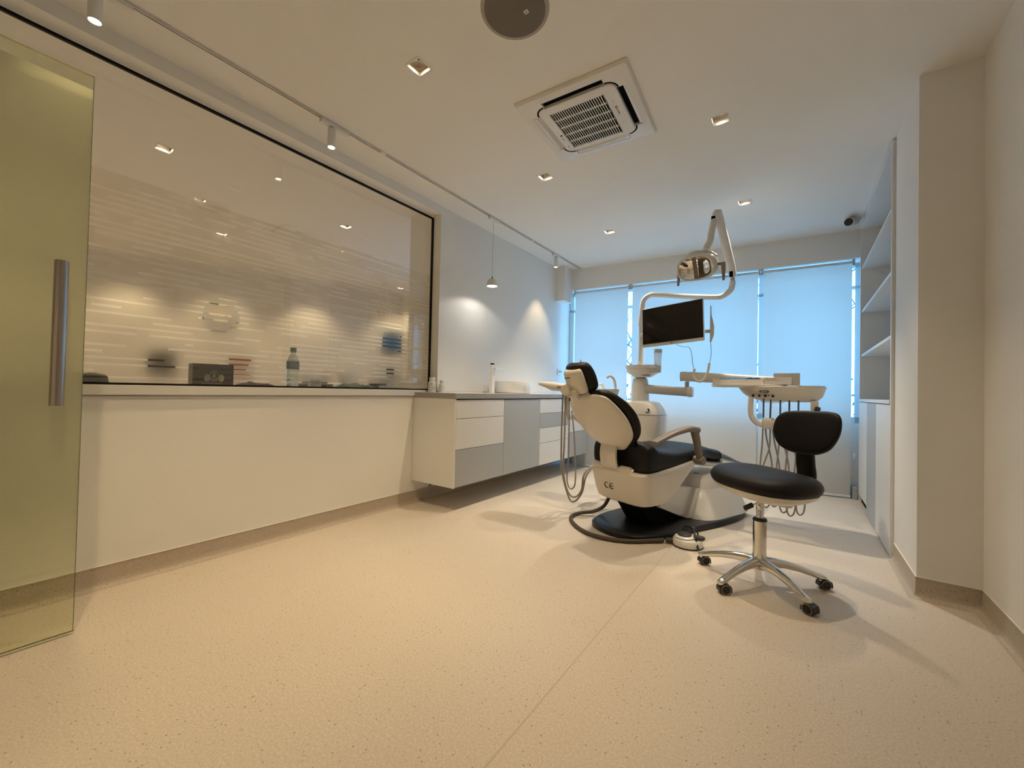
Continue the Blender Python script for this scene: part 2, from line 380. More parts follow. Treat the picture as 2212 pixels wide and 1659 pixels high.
# daylight: portals where the sky comes in
def portal(x0, x1, z0, z1, off, name):
    l = bpy.data.lights.new(name, 'AREA'); l.shape = 'RECTANGLE'; l.size = x1 - x0; l.size_y = z1 - z0
    l.cycles.is_portal = True
    o = bpy.data.objects.new(name, l); COL.objects.link(o)
    xm = (x0 + x1) / 2; ang = math.atan(0.0865)
    o.location = (xm, yb(xm) + off, (z0 + z1) / 2); o.rotation_euler = (-PI / 2, 0, ang)
    return o
portal(-2.66, 0.55, 0.0, 2.6, 0.62, 'sky_portal')
portal(-5.9, -3.2, 0.9, 2.4, 0.62, 'sky_portal_beyond')

# ================================================================ THE ROOM
DL = [(-1.618, 0.10), (-0.40, 0.10), (-1.618, 1.376), (-0.40, 1.376), (-1.617, 2.655), (-0.40, 2.669), (-1.610, 3.935), (-0.395, 3.946)]
fdir = Vector((0.39, 0.921, 0)).normalized(); fnor = Vector((0.921, -0.39, 0)).normalized(); FP = Vector((-6.5, 2.9, 0))
def beyond(s, d): return FP + fdir * s + fnor * d      # s along the far wall of the next room, d out from it
BL = [(-3.689, 0.851), (-4.446, 1.28), (-5.228, 1.717), (-3.845, 2.357), (-4.62, 2.75), (-3.30, -0.35), (-5.0, 0.1)] + [tuple(beyond(s, 0.42)[:2]) for s in (-2.75, -1.72, -0.72, 0.42, 1.75)]

# floor of both rooms
b = B(); b.box(-9.0, 1.3, -1.4, 5.75, -0.10, 0.0); struct('floor', b, 'floor', smooth=False)
b = B(); b.box(-0.672, -0.666, -0.75, 5.1, -0.002, 0.0006); struct('trim_1', b, 'seam', smooth=False)

# ceiling with square holes for the recessed lights
b = B(); hs = 0.043
holes = [(x - hs, x + hs, y - hs, y + hs) for x, y in DL + BL]
xs = sorted({-9.0, 1.3, *[h[0] for h in holes], *[h[1] for h in holes]}); ys = sorted({-1.4, 5.75, *[h[2] for h in holes], *[h[3] for h in holes]})
grid = {}
def gv(i, j):
    if (i, j) not in grid: grid[(i, j)] = b.v((xs[i], ys[j], ZC))
    return grid[(i, j)]
for i in range(len(xs) - 1):
    for j in range(len(ys) - 1):
        cx, cy = (xs[i] + xs[i + 1]) / 2, (ys[j] + ys[j + 1]) / 2
        if any(h[0] < cx < h[1] and h[2] < cy < h[3] for h in holes): continue
        b.face((gv(i, j), gv(i, j + 1), gv(i + 1, j + 1), gv(i + 1, j)))
struct('ceiling', b, 'ceil', smooth=False)
b = B(); b.box(-9.0, 1.3, -1.4, 5.75, ZC + 0.12, ZC + 0.2); struct('ceiling.001', b, 'ceil', smooth=False)

# left: low partition wall, header over the glass, and the full wall by the window
b = B(); b.box(-2.90, XS, -0.75, 2.60, 0, 0.93); b.box(XG - 0.02, XW, -0.75, 2.57, 2.592, ZC)
b.box(-3.08, XW, 2.57, 5.6, 0.95, ZC); b.box(-3.08, XS, 2.58, 5.6, 0, 0.95)
struct('wall_left', b, 'wall', smooth=False)
b = B(); b.box(-3.10, -2.733, -0.75, 2.57, 0.935, 0.985); struct('trim_2', b, 'countertop', bevel=0.002)
b = B(); b.box(-2.9, -2.738, -0.75, 2.5, 0.928, 0.934); struct('trim_3', b, 'counter', smooth=False)
# right side: wall, pier, and the recess that holds the cupboards
b = B(); b.box(0.72, 1.1, -0.9, 2.865, 0, ZC); b.box(0.493, 1.1, 2.865, 3.462, 0, ZC); b.box(0.86, 1.1, 3.46, 5.4, 0, ZC)
struct('wall_right', b, 'wall', smooth=False)
# wall behind the camera
b = B(); b.box(-9.0, 1.1, -1.3, -0.75, 0, ZC); struct('wall_rear', b, 'wall', smooth=False)
# window wall
def bprism(b, x0, x1, o0, o1, z0, z1):
    b.loft([[(x0, yb(x0) + o0, z), (x1, yb(x1) + o0, z), (x1, yb(x1) + o1, z), (x0, yb(x0) + o1, z)] for z in (z0, z1)])
b = B()
bprism(b, -2.70, 1.0, 0.0, 0.34, 2.385, ZC)            # lintel over the window
bprism(b, -2.70, 1.0, 0.18, 0.30, 0.0, 0.74)           # parapet behind the blinds
bprism(b, 0.53, 1.0, 0.0, 0.40, 0.0, 2.4)
struct('wall_window', b, 'wall', smooth=False)
# boxed-in duct hanging in the left corner
b = B(); b.box(XW - 0.01, -2.532, 4.70, 4.93, 2.208, ZC); struct('trim_4', b, 'wall', smooth=False)

# glazing of the window
win = B()
for x0, x1 in ((-2.66, -2.60), (-1.785, -1.735), (-0.375, -0.325), (0.47, 0.53)): bprism(win, x0, x1, 0.20, 0.26, 0.74, 2.40)
for z0, z1 in ((0.74, 0.80), (2.12, 2.15), (2.34, 2.40)): bprism(win, -2.66, 0.53, 0.20, 0.26, z0, z1)
w1 = obj('window_1', win, 'paleframe', smooth=False); w1['kind'] = 'structure'
g = B(); bprism(g, -2.66, 0.53, 0.228, 0.232, 0.76, 2.36); obj('window_pane', g, 'glass', w1, smooth=False)

# coved skirting in the floor's own vinyl with a pale cap
def skirt(name, path, capname):
    # path: floor points, wall on the left of travel
    def build(prof, bb):
        n = len(path); rows = []
        for i, p in enumerate(path):
            P = Vector(p); 
            d0 = (Vector(path[i]) - Vector(path[i - 1])).normalized() if i > 0 else None
            d1 = (Vector(path[i + 1]) - Vector(path[i])).normalized() if i < n - 1 else None
            a = Vector((-(d0 or d1).y, (d0 or d1).x)); c = Vector((-(d1 or d0).y, (d1 or d0).x)); m_ = (a + c); m_.normalize(); k = 1 / max(0.3, m_.dot(a))
            rows.append([(P.x - m_.x * k * t, P.y - m_.y * k * t, z) for t, z in prof])
        bb.loft(rows, cap=True)
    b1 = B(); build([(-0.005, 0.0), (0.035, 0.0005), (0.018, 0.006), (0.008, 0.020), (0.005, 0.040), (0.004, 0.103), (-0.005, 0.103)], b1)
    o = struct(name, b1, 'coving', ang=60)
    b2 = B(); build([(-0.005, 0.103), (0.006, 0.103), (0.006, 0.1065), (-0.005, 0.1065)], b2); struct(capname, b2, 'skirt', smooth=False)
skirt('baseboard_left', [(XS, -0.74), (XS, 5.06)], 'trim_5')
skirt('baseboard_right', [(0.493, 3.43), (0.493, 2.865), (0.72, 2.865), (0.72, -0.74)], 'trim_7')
b = B(); bprism(b, -2.66, 0.47, 0.150, 0.182, 0.0, 0.10); bprism(b, 0.44, 0.475, 0.01, 0.18, 0, 0.115); struct('baseboard_window', b, 'cab_grey', smooth=False)

# glass partition in its black seal with the striped film on its far face
seal = B()
for z0, z1 in ((2.562, 2.576), (0.985, 0.996)): seal.box(XG - 0.012, XG + 0.004, -0.75, 2.566, z0, z1)
seal.box(XG - 0.012, XG + 0.004, 2.552, 2.568, 0.985, 2.576)
w2 = obj('window_2', seal, 'frameblack', smooth=False); w2['kind'] = 'structure'
b = B(); b.box(XG - 0.02, XG + 0.002, -0.75, 2.57, 2.576, 2.594); struct('trim_8', b, 'wall', smooth=False)
b = B(); b.box(XG - 0.006, XG, -0.75, 2.553, 0.99, 2.566); obj('partition_pane', b, 'glass', w2, smooth=False)
b = B(); b.box(XG - 0.0085, XG - 0.0065, -0.75, 2.553, 0.99, 2.042); obj('striped_film', b, 'film', w2, smooth=False)

# ================================================================ THE ROOM BEYOND THE GLASS
b = B()
p0, p1 = beyond(-4.6, 0), beyond(2.75, 0)
q0, q1 = beyond(-4.6, -0.2), beyond(2.75, -0.2)
b.loft([[(p.x, p.y, z) for p in (p0, p1, q1, q0)] for z in (0, ZC)])
struct('wall_beyond', b, 'wall', smooth=False)
b = B()                                                   # its own window wall
bprism(b, -6.6, -3.0, 0.0, 0.3, 0.0, 0.9); bprism(b, -6.6, -3.0, 0.0, 0.3, 2.35, ZC)
bprism(b, -6.6, -4.70, 0.0, 0.3, 0.9, 2.35); bprism(b, -3.6, -3.0, 0.0, 0.3, 0.9, 2.35); bprism(b, -4.7, -3.6, 0.0, 0.3, 1.75, 2.35)
struct('wall_beyond.001', b, 'wall', smooth=False)
b = B(); b.box(-9.0, -8.9, -1.0, 1.5, 0, ZC); struct('wall_beyond.002', b, 'wall', smooth=False)
fr = B()
for x0, x1 in ((-4.70, -4.65), (-4.17, -4.13), (-3.65, -3.60)): bprism(fr, x0, x1, 0.12, 0.18, 0.9, 1.75)
w3 = obj('window_3', fr, 'paleframe', smooth=False); w3['kind'] = 'structure'
g = B(); bprism(g, -4.70, -3.6, 0.148, 0.152, 0.9, 1.75); obj('window_pane', g, 'glass', w3, smooth=False)

# ================================================================ GLASS DOOR, standing open along the partition
XD = -2.331
b = B(); b.box(XD - 0.005, XD + 0.005, -0.70, 0.311, 0.012, 2.228)
door = obj('door_1', b, 'doorglass', smooth=False); door['kind'] = 'structure'
b = B(); b.box(XD - 0.005, XD + 0.005, 0.3112, 0.3124, 0.012, 2.228); b.box(XD - 0.005, XD + 0.005, -0.70, 0.3124, 0.0110, 0.0118); obj('polished_edge', b, 'glassedge', door, smooth=False)
b = B(); b.box(XD - 0.005, XD + 0.005, -0.70, 0.3124, 2.2282, 2.2296); obj('top_edge_glint', b, 'chrome', door, smooth=False)  # chrome strip added as the bright line of light on the glass edge
b = B(); hx, hy = XD + 0.062, 0.238
b.tube([(hx, hy, 0.905), (hx, hy, 1.452)], 0.0195, 20)
hd = obj('door_handle', b, 'steel', door, bevel=0.001)
b = B()
for z in (0.985, 1.372): b.cyl((XD + 0.006, hy, z), (hx, hy, z), 0.010)
obj('handle_post', b, 'steel', door)

# ================================================================ ROLLER BLINDS
def blind(x0, x1, label, bottom=0.012, cord=False):
    xm = (x0 + x1) / 2; ang = math.atan(0.0865); w = (x1 - x0) / 2 / math.cos(ang)
    t = thing('roller_blind', label, 'blind', (xm, yb(xm) + 0.03, 0), ang, 'roller blinds over the window')
    f = B(); n = 24; pts = []
    f.box(-w, w, -0.0006, 0.0006, bottom + 0.02, 2.332); obj('fabric', f, 'blind', t, smooth=False)
    f = B(); f.tube([(-w, 0.018, 2.352), (w, 0.018, 2.352)], 0.019, 16); obj('roller_tube', f, 'paleframe', t)
    f = B(); f.box(-w, w, -0.006, 0.006, bottom, bottom + 0.022); obj('bottom_bar', f, 'paleframe', t, bevel=0.002)
    for s in (-1, 1):
        f = B(); f.box(s * (w + 0.012) - 0.010, s * (w + 0.012) + 0.010, -0.008, 0.045, 2.318, 2.385); obj('bracket', f, 'greyplastic', t, bevel=0.002)
    if cord:
        f = B(); f.tube([(w + 0.026, 0.0, z) for z in (2.33, 0.45)], 0.0022, 6); f.tube([(w + 0.030, 0.018, z) for z in (2.33, 0.45)], 0.0022, 6); obj('bead_chain', f, 'paleframe', t)
        f = B(); f.sphere((w + 0.028, 0.009, 0.42), 0.014, 1, 1, 2.2); obj('chain_weight', f, 'cup', t)
    return t
blind(-2.497, -1.785, 'pale roller blind at the left end of the window, behind the headrest')
blind(-1.730, -0.372, 'wide middle roller blind hanging behind the monitor and the unit arms')
blind(-0.322, 0.425, 'pale roller blind at the right end of the window, beside the cupboards', cord=True)

# ================================================================ OUTDOORS, seen in the slits between the blinds
def bare_tree(x, y, h, seed, label):
    rnd = random.Random(seed); t = thing('bare_tree', label, 'tree', (x, y, -1.0), 0, 'bare trees outside the window')
    bb = B()
    def grow(p, d, r, L_, lvl):
        pts = [p]; dd = d.copy()
        for k in range(4):
            dd = (dd + Vector((rnd.uniform(-.18, .18), rnd.uniform(-.18, .18), rnd.uniform(-.02, .12)))).normalized(); pts.append(pts[-1] + dd * L_ / 4)
        bb.tube(pts, [r * (1 - 0.12 * k) for k in range(5)], 5, False)
        if lvl > 0:
            for k in range(5):
                q = pts[rnd.randint(1, 4)]; a = rnd.uniform(0, 2 * PI)
                nd = (dd * 0.6 + Vector((math.cos(a), math.sin(a), rnd.uniform(0.0, .6)))).normalized(); grow(q, nd, r * 0.5, L_ * 0.62, lvl - 1)
    grow(Vector((0, 0, 0)), Vector((0, 0, 1)), 0.05, h, 3); obj('trunk', bb, 'wood', t, smooth=False)
bare_tree(-2.75, 8.2, 2.4, 3, 'bare tree outside, seen in the slit between the left and middle blinds')
bare_tree(-0.55, 8.0, 2.4, 5, 'bare tree outside, seen in the slit between the middle and right blinds')
rnd = random.Random(2); bb = B()
for k in range(2600):
    c = Vector((rnd.uniform(-9, 4), rnd.uniform(11.2, 12.0), rnd.uniform(-0.8, 1.2) + 0.25 * math.sin(k)))
    a = Vector((rnd.uniform(-1, 1), rnd.uniform(-1, 1), rnd.uniform(-1, 1))).normalized(); e = a.orthogonal().normalized()
    bb.face([bb.v(c + a * .09), bb.v(c + e * .05), bb.v(c - a * .09), bb.v(c - e * .05)])
tag(obj('hedge', bb, 'leaf', smooth=False), 'dark hedge outside, low behind the slits of the blinds', 'hedge', kind='stuff')

# ================================================================ CEILING FITTINGS
def downlight(x, y, label, energy, group, first=None):
    if first is None:
        t = thing('recessed_downlight', label, 'ceiling light', (x, y, ZC), 0, group)
        f = B(); o, i = 0.051, 0.0425
        f.loft([[(-o, -o, -.0022), (o, -o, -.0022), (o, o, -.0022), (-o, o, -.0022)], [(-o, -o, -.0003), (o, -o, -.0003), (o, o, -.0003), (-o, o, -.0003)], [(-i, -i, -.0003), (i, -i, -.0003), (i, i, -.0003), (-i, i, -.0003)], [(-i, -i, -.0022), (i, -i, -.0022), (i, i, -.0022), (-i, i, -.0022)]], closed=True)
        obj('square_trim', f, 'trimwhite', t, smooth=False)
        f = B(); r4 = lambda s, z: [(-s, -s, z), (s, -s, z), (s, s, z), (-s, s, z)]
        f.loft([r4(.0425, 0), r4(.0425, .016)], cap=False); obj('recess_lip', f, 'trimwhite', t, smooth=False)
        f = B(); f.loft([r4(.0415, .016), r4(.026, .062)], cap=False); f.face([f.v(p) for p in r4(.027, .064)]); obj('reflector', f, 'gold', t, smooth=False)
        f = B(); f.lathe([(0.0005, .0585), (.017, .0585), (.017, .062), (0.0005, .062)], n=20); obj('lamp', f, 'glow', t)
    else: t = dup(first, (x, y, ZC), 0, label, group)
    for c in t.children:
        if c.type == 'LIGHT': bpy.data.objects.remove(c)
    return t
names = {0: 'recessed square downlight over the near end of the room, beside the glass door', 1: 'recessed square downlight above the near floor, by the right wall',
         2: 'lit square downlight nearest the round ceiling speaker', 3: 'square downlight in the ceiling near the right wall, before the pier',
         4: 'square downlight in the ceiling just beyond the air conditioner, above the chair side', 5: 'square downlight in the ceiling right of the air conditioner, nearest the right pier',
         6: 'small square downlight nearest the window, on the worktop side', 7: 'square downlight near the window, between the lamp arm and the cupboards'}
first = None
for k, (x, y) in enumerate(DL):
    t = downlight(x, y, names[k], 0, 'square ceiling downlights of the treatment room', first)
    if first is None: first = t
    spot('downlight_beam', None, (x, y, ZC + 0.035), 0, 86, 0.7, 0.022, (WARM if y < 2 else ((1.0, 0.80, 0.53) if y < 3.5 else (1.0, 0.88, 0.70)))).parent = None
for o in [o for o in bpy.data.objects if o.type == 'LIGHT' and o.name.startswith('downlight_beam')]: o.data.energy = 118 if o.location.y > 3.5 else ((80 if o.location.x < -1 else 58) if o.location.y > 2 else (64 if o.location.x < -1 else (12 if o.location.y > 1 else 6)))
BN = ['square downlight seen through the upper glass, left one near the door', 'square downlight seen through the glass, second of the row going away', 'square downlight seen through the film, third of the row going away',
      'square downlight seen through the glass near the partition end', 'square downlight behind the film, farther in the next room', 'downlight of the next room above the near end of the sill',
      'downlight of the next room deep behind the door'] + ['downlight by the far wall of the next room, %s' % w for w in ('at its near end behind the door', 'left of the round sign', 'right of the round sign', 'in line with the sill bottle', 'above the blue picture')]
for k, (x, y) in enumerate(BL):
    downlight(x, y, BN[k], 0, 'square ceiling downlights of the room beyond', first)
    o = spot('beyond_beam', None, (x, y, ZC + 0.035), 36 if k >= 7 else 34, 95, 0.6, 0.022)

# track with three spots and a pendant
tr = thing('track_rail', 'long white lighting track running along the ceiling towards the window', 'lighting track', (-2.412, 0, ZC))
f = B()
for a, c, z0 in ((-0.017, -0.0135, -0.006), (0.0135, 0.017, -0.006)): f.box(a, c, -0.70, 4.93, z0, 0)
f.box(-0.0035, 0.0035, -0.70, 4.93, -0.005, 0); obj('rail', f, 'trimwhite', tr, smooth=False)
f = B(); f.box(-0.0135, 0.0135, -0.70, 4.93, -0.0012, 0); obj('rail_groove', f, 'inkgrey', tr, smooth=False)
f = B()
for y in (1.75, 3.72, 4.93):
    f = B(); f.box(-0.0175, 0.0175, y - 0.02, y + 0.02, -0.0068, -0.0008); obj('rail_joint', f, 'trimwhite', tr, smooth=False)
def track_spot(y, label, first=None):
    if first: t = dup(first, (-2.412, y, ZC), 0, label)
    else:
        t = thing('track_spotlight', label, 'spotlight', (-2.412, y, ZC), 0, 'cylindrical track spotlights')
        f = B(); f.box(-0.0165, 0.0165, -0.075, 0.115, -0.034, -0.0066); obj('adapter', f, 'trimwhite', t, bevel=0.005)
        f = B(); f.cyl((0.0, 0.0, -0.034), (0, 0, -0.044), 0.014); obj('collar', f, 'taupe', t)
        f = B(); f.loft([[(r * math.cos(2 * PI * k / 28), r * math.sin(2 * PI * k / 28), z) for k in range(28)] for r, z in ((0.0225, -0.044), (0.0235, -0.046), (0.0235, -0.160), (0.0205, -0.160), (0.019, -0.150))], cap=False)
        f.face([f.v((0.0225 * math.cos(2 * PI * k / 28), 0.0225 * math.sin(2 * PI * k / 28), -0.044)) for k in range(28)]); obj('cylinder_housing', f, 'trimwhite', t)
        f = B(); f.lathe([(0.0005, -0.152), (0.0188, -0.152), (0.0188, -0.149), (0.0005, -0.149)], n=24); obj('lens', f, 'glow', t)
    spot('track_beam', None, (-2.412, y, ZC - 0.1565), 26, 72, 0.5, 0.015)
    return t
ts = track_spot(0.318, 'white cylinder track spotlight above the glass door, at the picture edge')
track_spot(1.365, 'white cylinder track spotlight in front of the glass partition', ts)
track_spot(4.245, 'small white cylinder track spotlight nearest the window', ts)
pn = thing('pendant_lamp', 'small white dome pendant hanging by a thin cord over the basin', 'pendant lamp', (-2.412, 3.016, ZC))
f = B(); f.box(-0.0165, 0.0165, -0.065, 0.085, -0.034, -0.0066); obj('adapter', f, 'trimwhite', pn, bevel=0.005)
f = B(); f.tube([(0, 0, -0.034), (0, 0, -0.582)], 0.0017, 8); obj('cord', f, 'greyplastic', pn)
f = B(); f.lathe([(0.004, -0.575), (0.006, -0.577), (0.006, -0.596), (0.0045, -0.598)], n=16); obj('cord_grip', f, 'taupe', pn)
f = B(); f.lathe([(0.006, -0.596), (0.024, -0.600), (0.040, -0.611), (0.049, -0.628), (0.052, -0.650), (0.052, -0.668), (0.0495, -0.668), (0.0495, -0.650), (0.046, -0.630), (0.037, -0.614), (0.006, -0.600)], n=36, cap=False); obj('lamp_shade', f, 'plastic', pn)
f = B(); f.lathe([(0.0005, -0.655), (0.030, -0.657), (0.0485, -0.661), (0.0485, -0.657), (0.0005, -0.648)], n=32); obj('diffuser', f, 'pglow', pn)
l = bpy.data.lights.new('pendant_light', 'SPOT'); l.energy = 4.2; l.color = (1.0, 0.93, 0.82); l.spot_size = math.radians(150); l.spot_blend = 0.25; l.shadow_soft_size = 0.04
o = bpy.data.objects.new('pendant_light', l); COL.objects.link(o); o.location = (-2.412, 3.016, ZC - 0.675)

# ceiling speaker
sp = thing('ceiling_speaker', 'round grey-brown ceiling speaker at the top edge of the picture', 'speaker', (-1.025, 1.397, ZC))
f = B(); f.lathe([(0.150, -0.0003), (0.149, -0.004), (0.134, -0.006), (0.132, -0.003), (0.132, -0.0003)], n=64, cap=False); obj('rim', f, 'ring', sp)
f = B(); f.lathe([(0.1335, -0.0035), (0.131, -0.0065), (0.118, -0.0085), (0.06, -0.010), (0.0005, -0.0105)], n=64, cap=False); obj('grille', f, 'speaker', sp)
f = B(); f.box(0.032, 0.052, 0.018, 0.036, -0.0118, -0.0103); lb = obj('badge', f, 'cream', sp, smooth=False)
f = B(); f.box(0.038, 0.046, 0.024, 0.031, -0.0121, -0.0117); obj('badge_print', f, 'inkgrey', lb, smooth=False)

# cassette air conditioner
ac = thing('air_conditioner', 'square white four-way cassette air conditioner set in the ceiling', 'air conditioner', (-1.055, 2.218, ZC), math.radians(3.3))
H = 0.322
def sq(s, z, c=0.0, n=6):
    if c <= 0: return [(-s, -s, z), (s, -s, z), (s, s, z), (-s, s, z)]
    out = []
    for qx, qy, a0 in ((1, -1, -PI / 2), (1, 1, 0), (-1, 1, PI / 2), (-1, -1, PI)):
        for k in range(n + 1):
            a = a0 + PI / 2 * k / n; out.append((qx * (s - c) + c * math.cos(a), qy * (s - c) + c * math.sin(a), z))
    return out
# fascia: outer plate, then ring between plate and grille, made of pieces round the four slots
f = B(); sl = 0.180; so, si = 0.282, 0.232
f.loft([sq(H + 0.008, 0.0, .012), sq(H + 0.008, -0.006, .012), sq(H - 0.002, -0.018, .012), sq(so, -0.021, 0.06)], cap=False)
for k in range(4):
    R_ = Matrix.Rotation(k * PI / 2, 3, 'Z')
    # corner piece between the slots
    pts = [(sl, -so, 0)] + [tuple(Vector((so - 0.06 + 0.06 * math.cos(a), -so + 0.06 + 0.06 * math.sin(a), 0))) for a in [(-PI / 2 + PI / 2 * j / 6) for j in range(7)]] + [(so, -sl, 0)] + [(si, -sl, 0)] + [(si - 0.05 + 0.05 * math.cos(a), -si + 0.05 + 0.05 * math.sin(a), 0) for a in [(0 - PI / 2 * j / 6) for j in range(7)]] + [(sl, -si, 0)]
    f.loft([[R_ @ Vector((p[0], p[1], z)) for p in pts] for z in (-0.021, -0.005)])
obj('fascia', f, 'plastic', ac, ang=25)
f = B(); f.box(-0.284, 0.284, -0.284, 0.284, -0.004, -0.001); obj('air_cavity', f, 'void', ac, smooth=False)
for k in range(4):
    R_ = Matrix.Rotation(k * PI / 2, 3, 'Z'); f = B()
    dz = [0.016, 0.014, 0.004, 0.004][k]
    w_ = [0.016, 0.018, 0.040, 0.040][k]
    zi = 0.010 if k > 1 else 0.0
    sec = [(-so + 0.001, -0.020), (-so + w_ * 0.5, -0.022 + dz * 0.2), (-so + w_, -0.019 + dz * 0.3 + zi), (-so + w_ - 0.001, -0.016 + dz * 0.3 + zi), (-so + w_ * 0.5, -0.018 + dz * 0.2), (-so + 0.001, -0.016)]
    f.loft([[R_ @ Vector((x, yy, zz)) for yy, zz in sec] for x in (-sl + 0.003, sl - 0.003)]); obj('louvre', f, 'plastic', ac)
f = B()
for k in range(4):
    R_ = Matrix.Rotation(k * PI / 2, 3, 'Z'); f = B()
    arc = [(-PI / 2 + PI / 2 * j / 10) for j in range(11)]
    po = [R_ @ Vector((si - 0.05 + 0.064 * math.cos(a), -si + 0.05 + 0.064 * math.sin(a), 0)) for a in arc]; pi_ = [R_ @ Vector((si - 0.05 + 0.054 * math.cos(a), -si + 0.05 + 0.054 * math.sin(a), 0)) for a in arc]
    poly = po + pi_[::-1]
    f.loft([[(p.x, p.y, z) for p in poly] for z in (-0.0214, -0.0205)]); obj('corner_slot', f, 'void', ac, smooth=False)
# intake grille plate with 5 x 23 slots cut through
gp = B(); G = si - 0.006
gp.loft([sq(G + 0.004, -0.006, .045), sq(G + 0.004, -0.024, .045), sq(G - 0.004, -0.0265, .045)], cap=False)
nx, ny = 23, 5; x0, x1, y0, y1 = -0.172, 0.152, -0.176, 0.196
px_, py_ = (x1 - x0) / nx, (y1 - y0) / ny
outer = sq(G - 0.004, -0.0265, .045)
inner = [(min(max(p[0], x0 + 0.0015), x1 - 0.0015), min(max(p[1], y0 + 0.002), y1 - 0.002), p[2]) for p in outer]
gp.loft([outer, inner, [(p[0], p[1], -0.020) for p in inner]], cap=False)
for i in range(nx + 1):
    x = x0 + i * px_
    for j in range(ny):   # bars pinched at mid length, so that the slots read as long ovals
        ya, yb_ = y0 + j * py_, y0 + (j + 1) * py_
        for sgn in (-1, 1):
            ym = (ya + yb_) / 2
            e = ya if sgn < 0 else yb_
            gp.prism([(x - 0.0021, ym), (x + 0.0021, ym), (x + 0.0025, ym + (e - ym) * 0.65), (x + 0.0040, e), (x - 0.0040, e), (x - 0.0025, ym + (e - ym) * 0.65)], -0.0265, -0.022)
for j in range(ny + 1):
    y = y0 + j * py_; gp.box(x0, x1, y - 0.0030, y + 0.0030, -0.02655, -0.022)
gr = obj('intake_grille', gp, 'plastic', ac, ang=25)
f = B(); f.lathe([(0.0005, 0), (0.0075, 0), (0.0075, 0.001), (0.0005, 0.001)], (0.187, -0.045, -0.0272)); 
obj('red_emblem', f, 'red', ac)
f = B(); r2 = random.Random(4)
yy = -0.030
for k in range(9):
    w_ = r2.choice((0.004, 0.005, 0.006)); h_ = r2.choice((0.005, 0.005, 0.008)); f.box(0.183, 0.183 + h_, yy, yy + w_, -0.0272, -0.0264); yy += w_ + 0.0015
obj('maker_lettering', f, 'inkgrey', ac, smooth=False)
f = B(); f.box(-0.203, -0.190, 0.030, 0.044, -0.0272, -0.0264); obj('receiver_window', f, 'bezel', ac, smooth=False)
f = B()
for k in range(4): f.box(-0.205, -0.201, 0.056 + k * 0.011, 0.063 + k * 0.011, -0.0272, -0.0264); f.box(-0.198, -0.195, 0.058 + k * 0.011, 0.061 + k * 0.011, -0.0272, -0.0264)
f.box(-0.190, -0.187, 0.072, 0.075, -0.0272, -0.0264); f.box(-0.205, -0.198, 0.155, 0.172, -0.0272, -0.0264); f.box(0.183, 0.186, -0.098, -0.088, -0.0272, -0.0264); f.box(0.183, 0.186, 0.100, 0.108, -0.0272, -0.0264)
obj('indicator_marks', f, 'inkgrey', ac, smooth=False)

# security camera in the corner by the cupboards
sc = thing('security_camera', 'small white security camera with a black lens in the corner above the cupboards', 'security camera', (0.412, 4.85, ZC))
f = B(); f.lathe([(0.0005, 0), (0.055, 0), (0.055, -0.012), (0.045, -0.022), (0.0005, -0.022)], (-0.005, 0, 0)); obj('mount_plate', f, 'plastic', sc)
f = B(); f.tube([(0.0, 0, -0.02), (-0.03, -0.05, -0.045), (-0.052, -0.105, -0.058)], [0.04, 0.042, 0.038], 24); obj('camera_body', f, 'plastic', sc)
f = B(); f.tube([(-0.052, -0.104, -0.058), (-0.056, -0.118, -0.061)], [0.034, 0.030], 24); obj('camera_lens', f, 'blackplastic', sc)

# ================================================================ DENTAL CHAIR
AL = math.radians(21)
ch = thing('dental_chair', 'reclined dental patient chair with black cushions and white shells in the middle of the room', 'dental chair', (-0.847, 3.37, 0), -AL)
# local axes: x = patient's right-hand side as seen from behind, y = towards the feet
pl = [(0.0, -0.70), (-0.16, -0.665), (-0.235, -0.58), (-0.285, -0.40), (-0.31, -0.10), (-0.335, 0.2), (-0.325, 0.5), (-0.25, 0.70), (-0.12, 0.775)]
pl = pl + [(0.12, 0.775), (0.25, 0.70), (0.325, 0.5), (0.335, 0.2), (0.31, -0.10), (0.285, -0.40), (0.235, -0.58), (0.16, -0.665)]
outl = [(p.x, p.y) for p in spline([(x, y, 0) for x, y in pl], 5, True)]
def sc_(k, z, dy=0.0): return [(x * k, (y - 0.03) * k + 0.03 + dy, z) for x, y in outl]
f = B(); f.loft([sc_(0.985, 0.0), sc_(1.0, 0.006), sc_(1.0, 0.032), sc_(0.975, 0.042), sc_(0.9, 0.046)]); obj('base_plate', f, 'blackmetal', ch)
# white shell over the foot of the base
def rr(y0, y1, hw, z, p=4.0, n=48, tilt=0.0):
    return [(x, y, z + tilt * (y + 0.62)) for x, y in ring(0, (y0 + y1) / 2, hw, (y1 - y0) / 2, n, p)]
f = B(); f.loft([rr(0.03, 0.76, 0.315, 0.040, 4.5), rr(0.045, 0.75, 0.305, 0.065, 4.5), rr(0.105, 0.72, 0.262, 0.17, 4.6), rr(0.150, 0.69, 0.225, 0.245, 4.6), rr(0.165, 0.68, 0.215, 0.255, 4.2)]); obj('base_cover', f, 'plastic', ch, bevel=0.006)
f = B(); f.loft([rr(0.135, 0.685, 0.218, 0.250, 3.6), rr(0.145, 0.68, 0.222, 0.262, 3.6), rr(0.165, 0.66, 0.205, 0.325, 3.2), rr(0.19, 0.63, 0.175, 0.345, 2.8), rr(0.24, 0.58, 0.10, 0.352, 2.4)]); obj('base_cap', f, 'plastic', ch)
f = B(); f.lathe([(0.0005, 0.353), (0.022, 0.3525), (0.024, 0.346)], (0.07, 0.27, 0), n=20, cap=False); obj('cap_plug', f, 'inkgrey', ch)
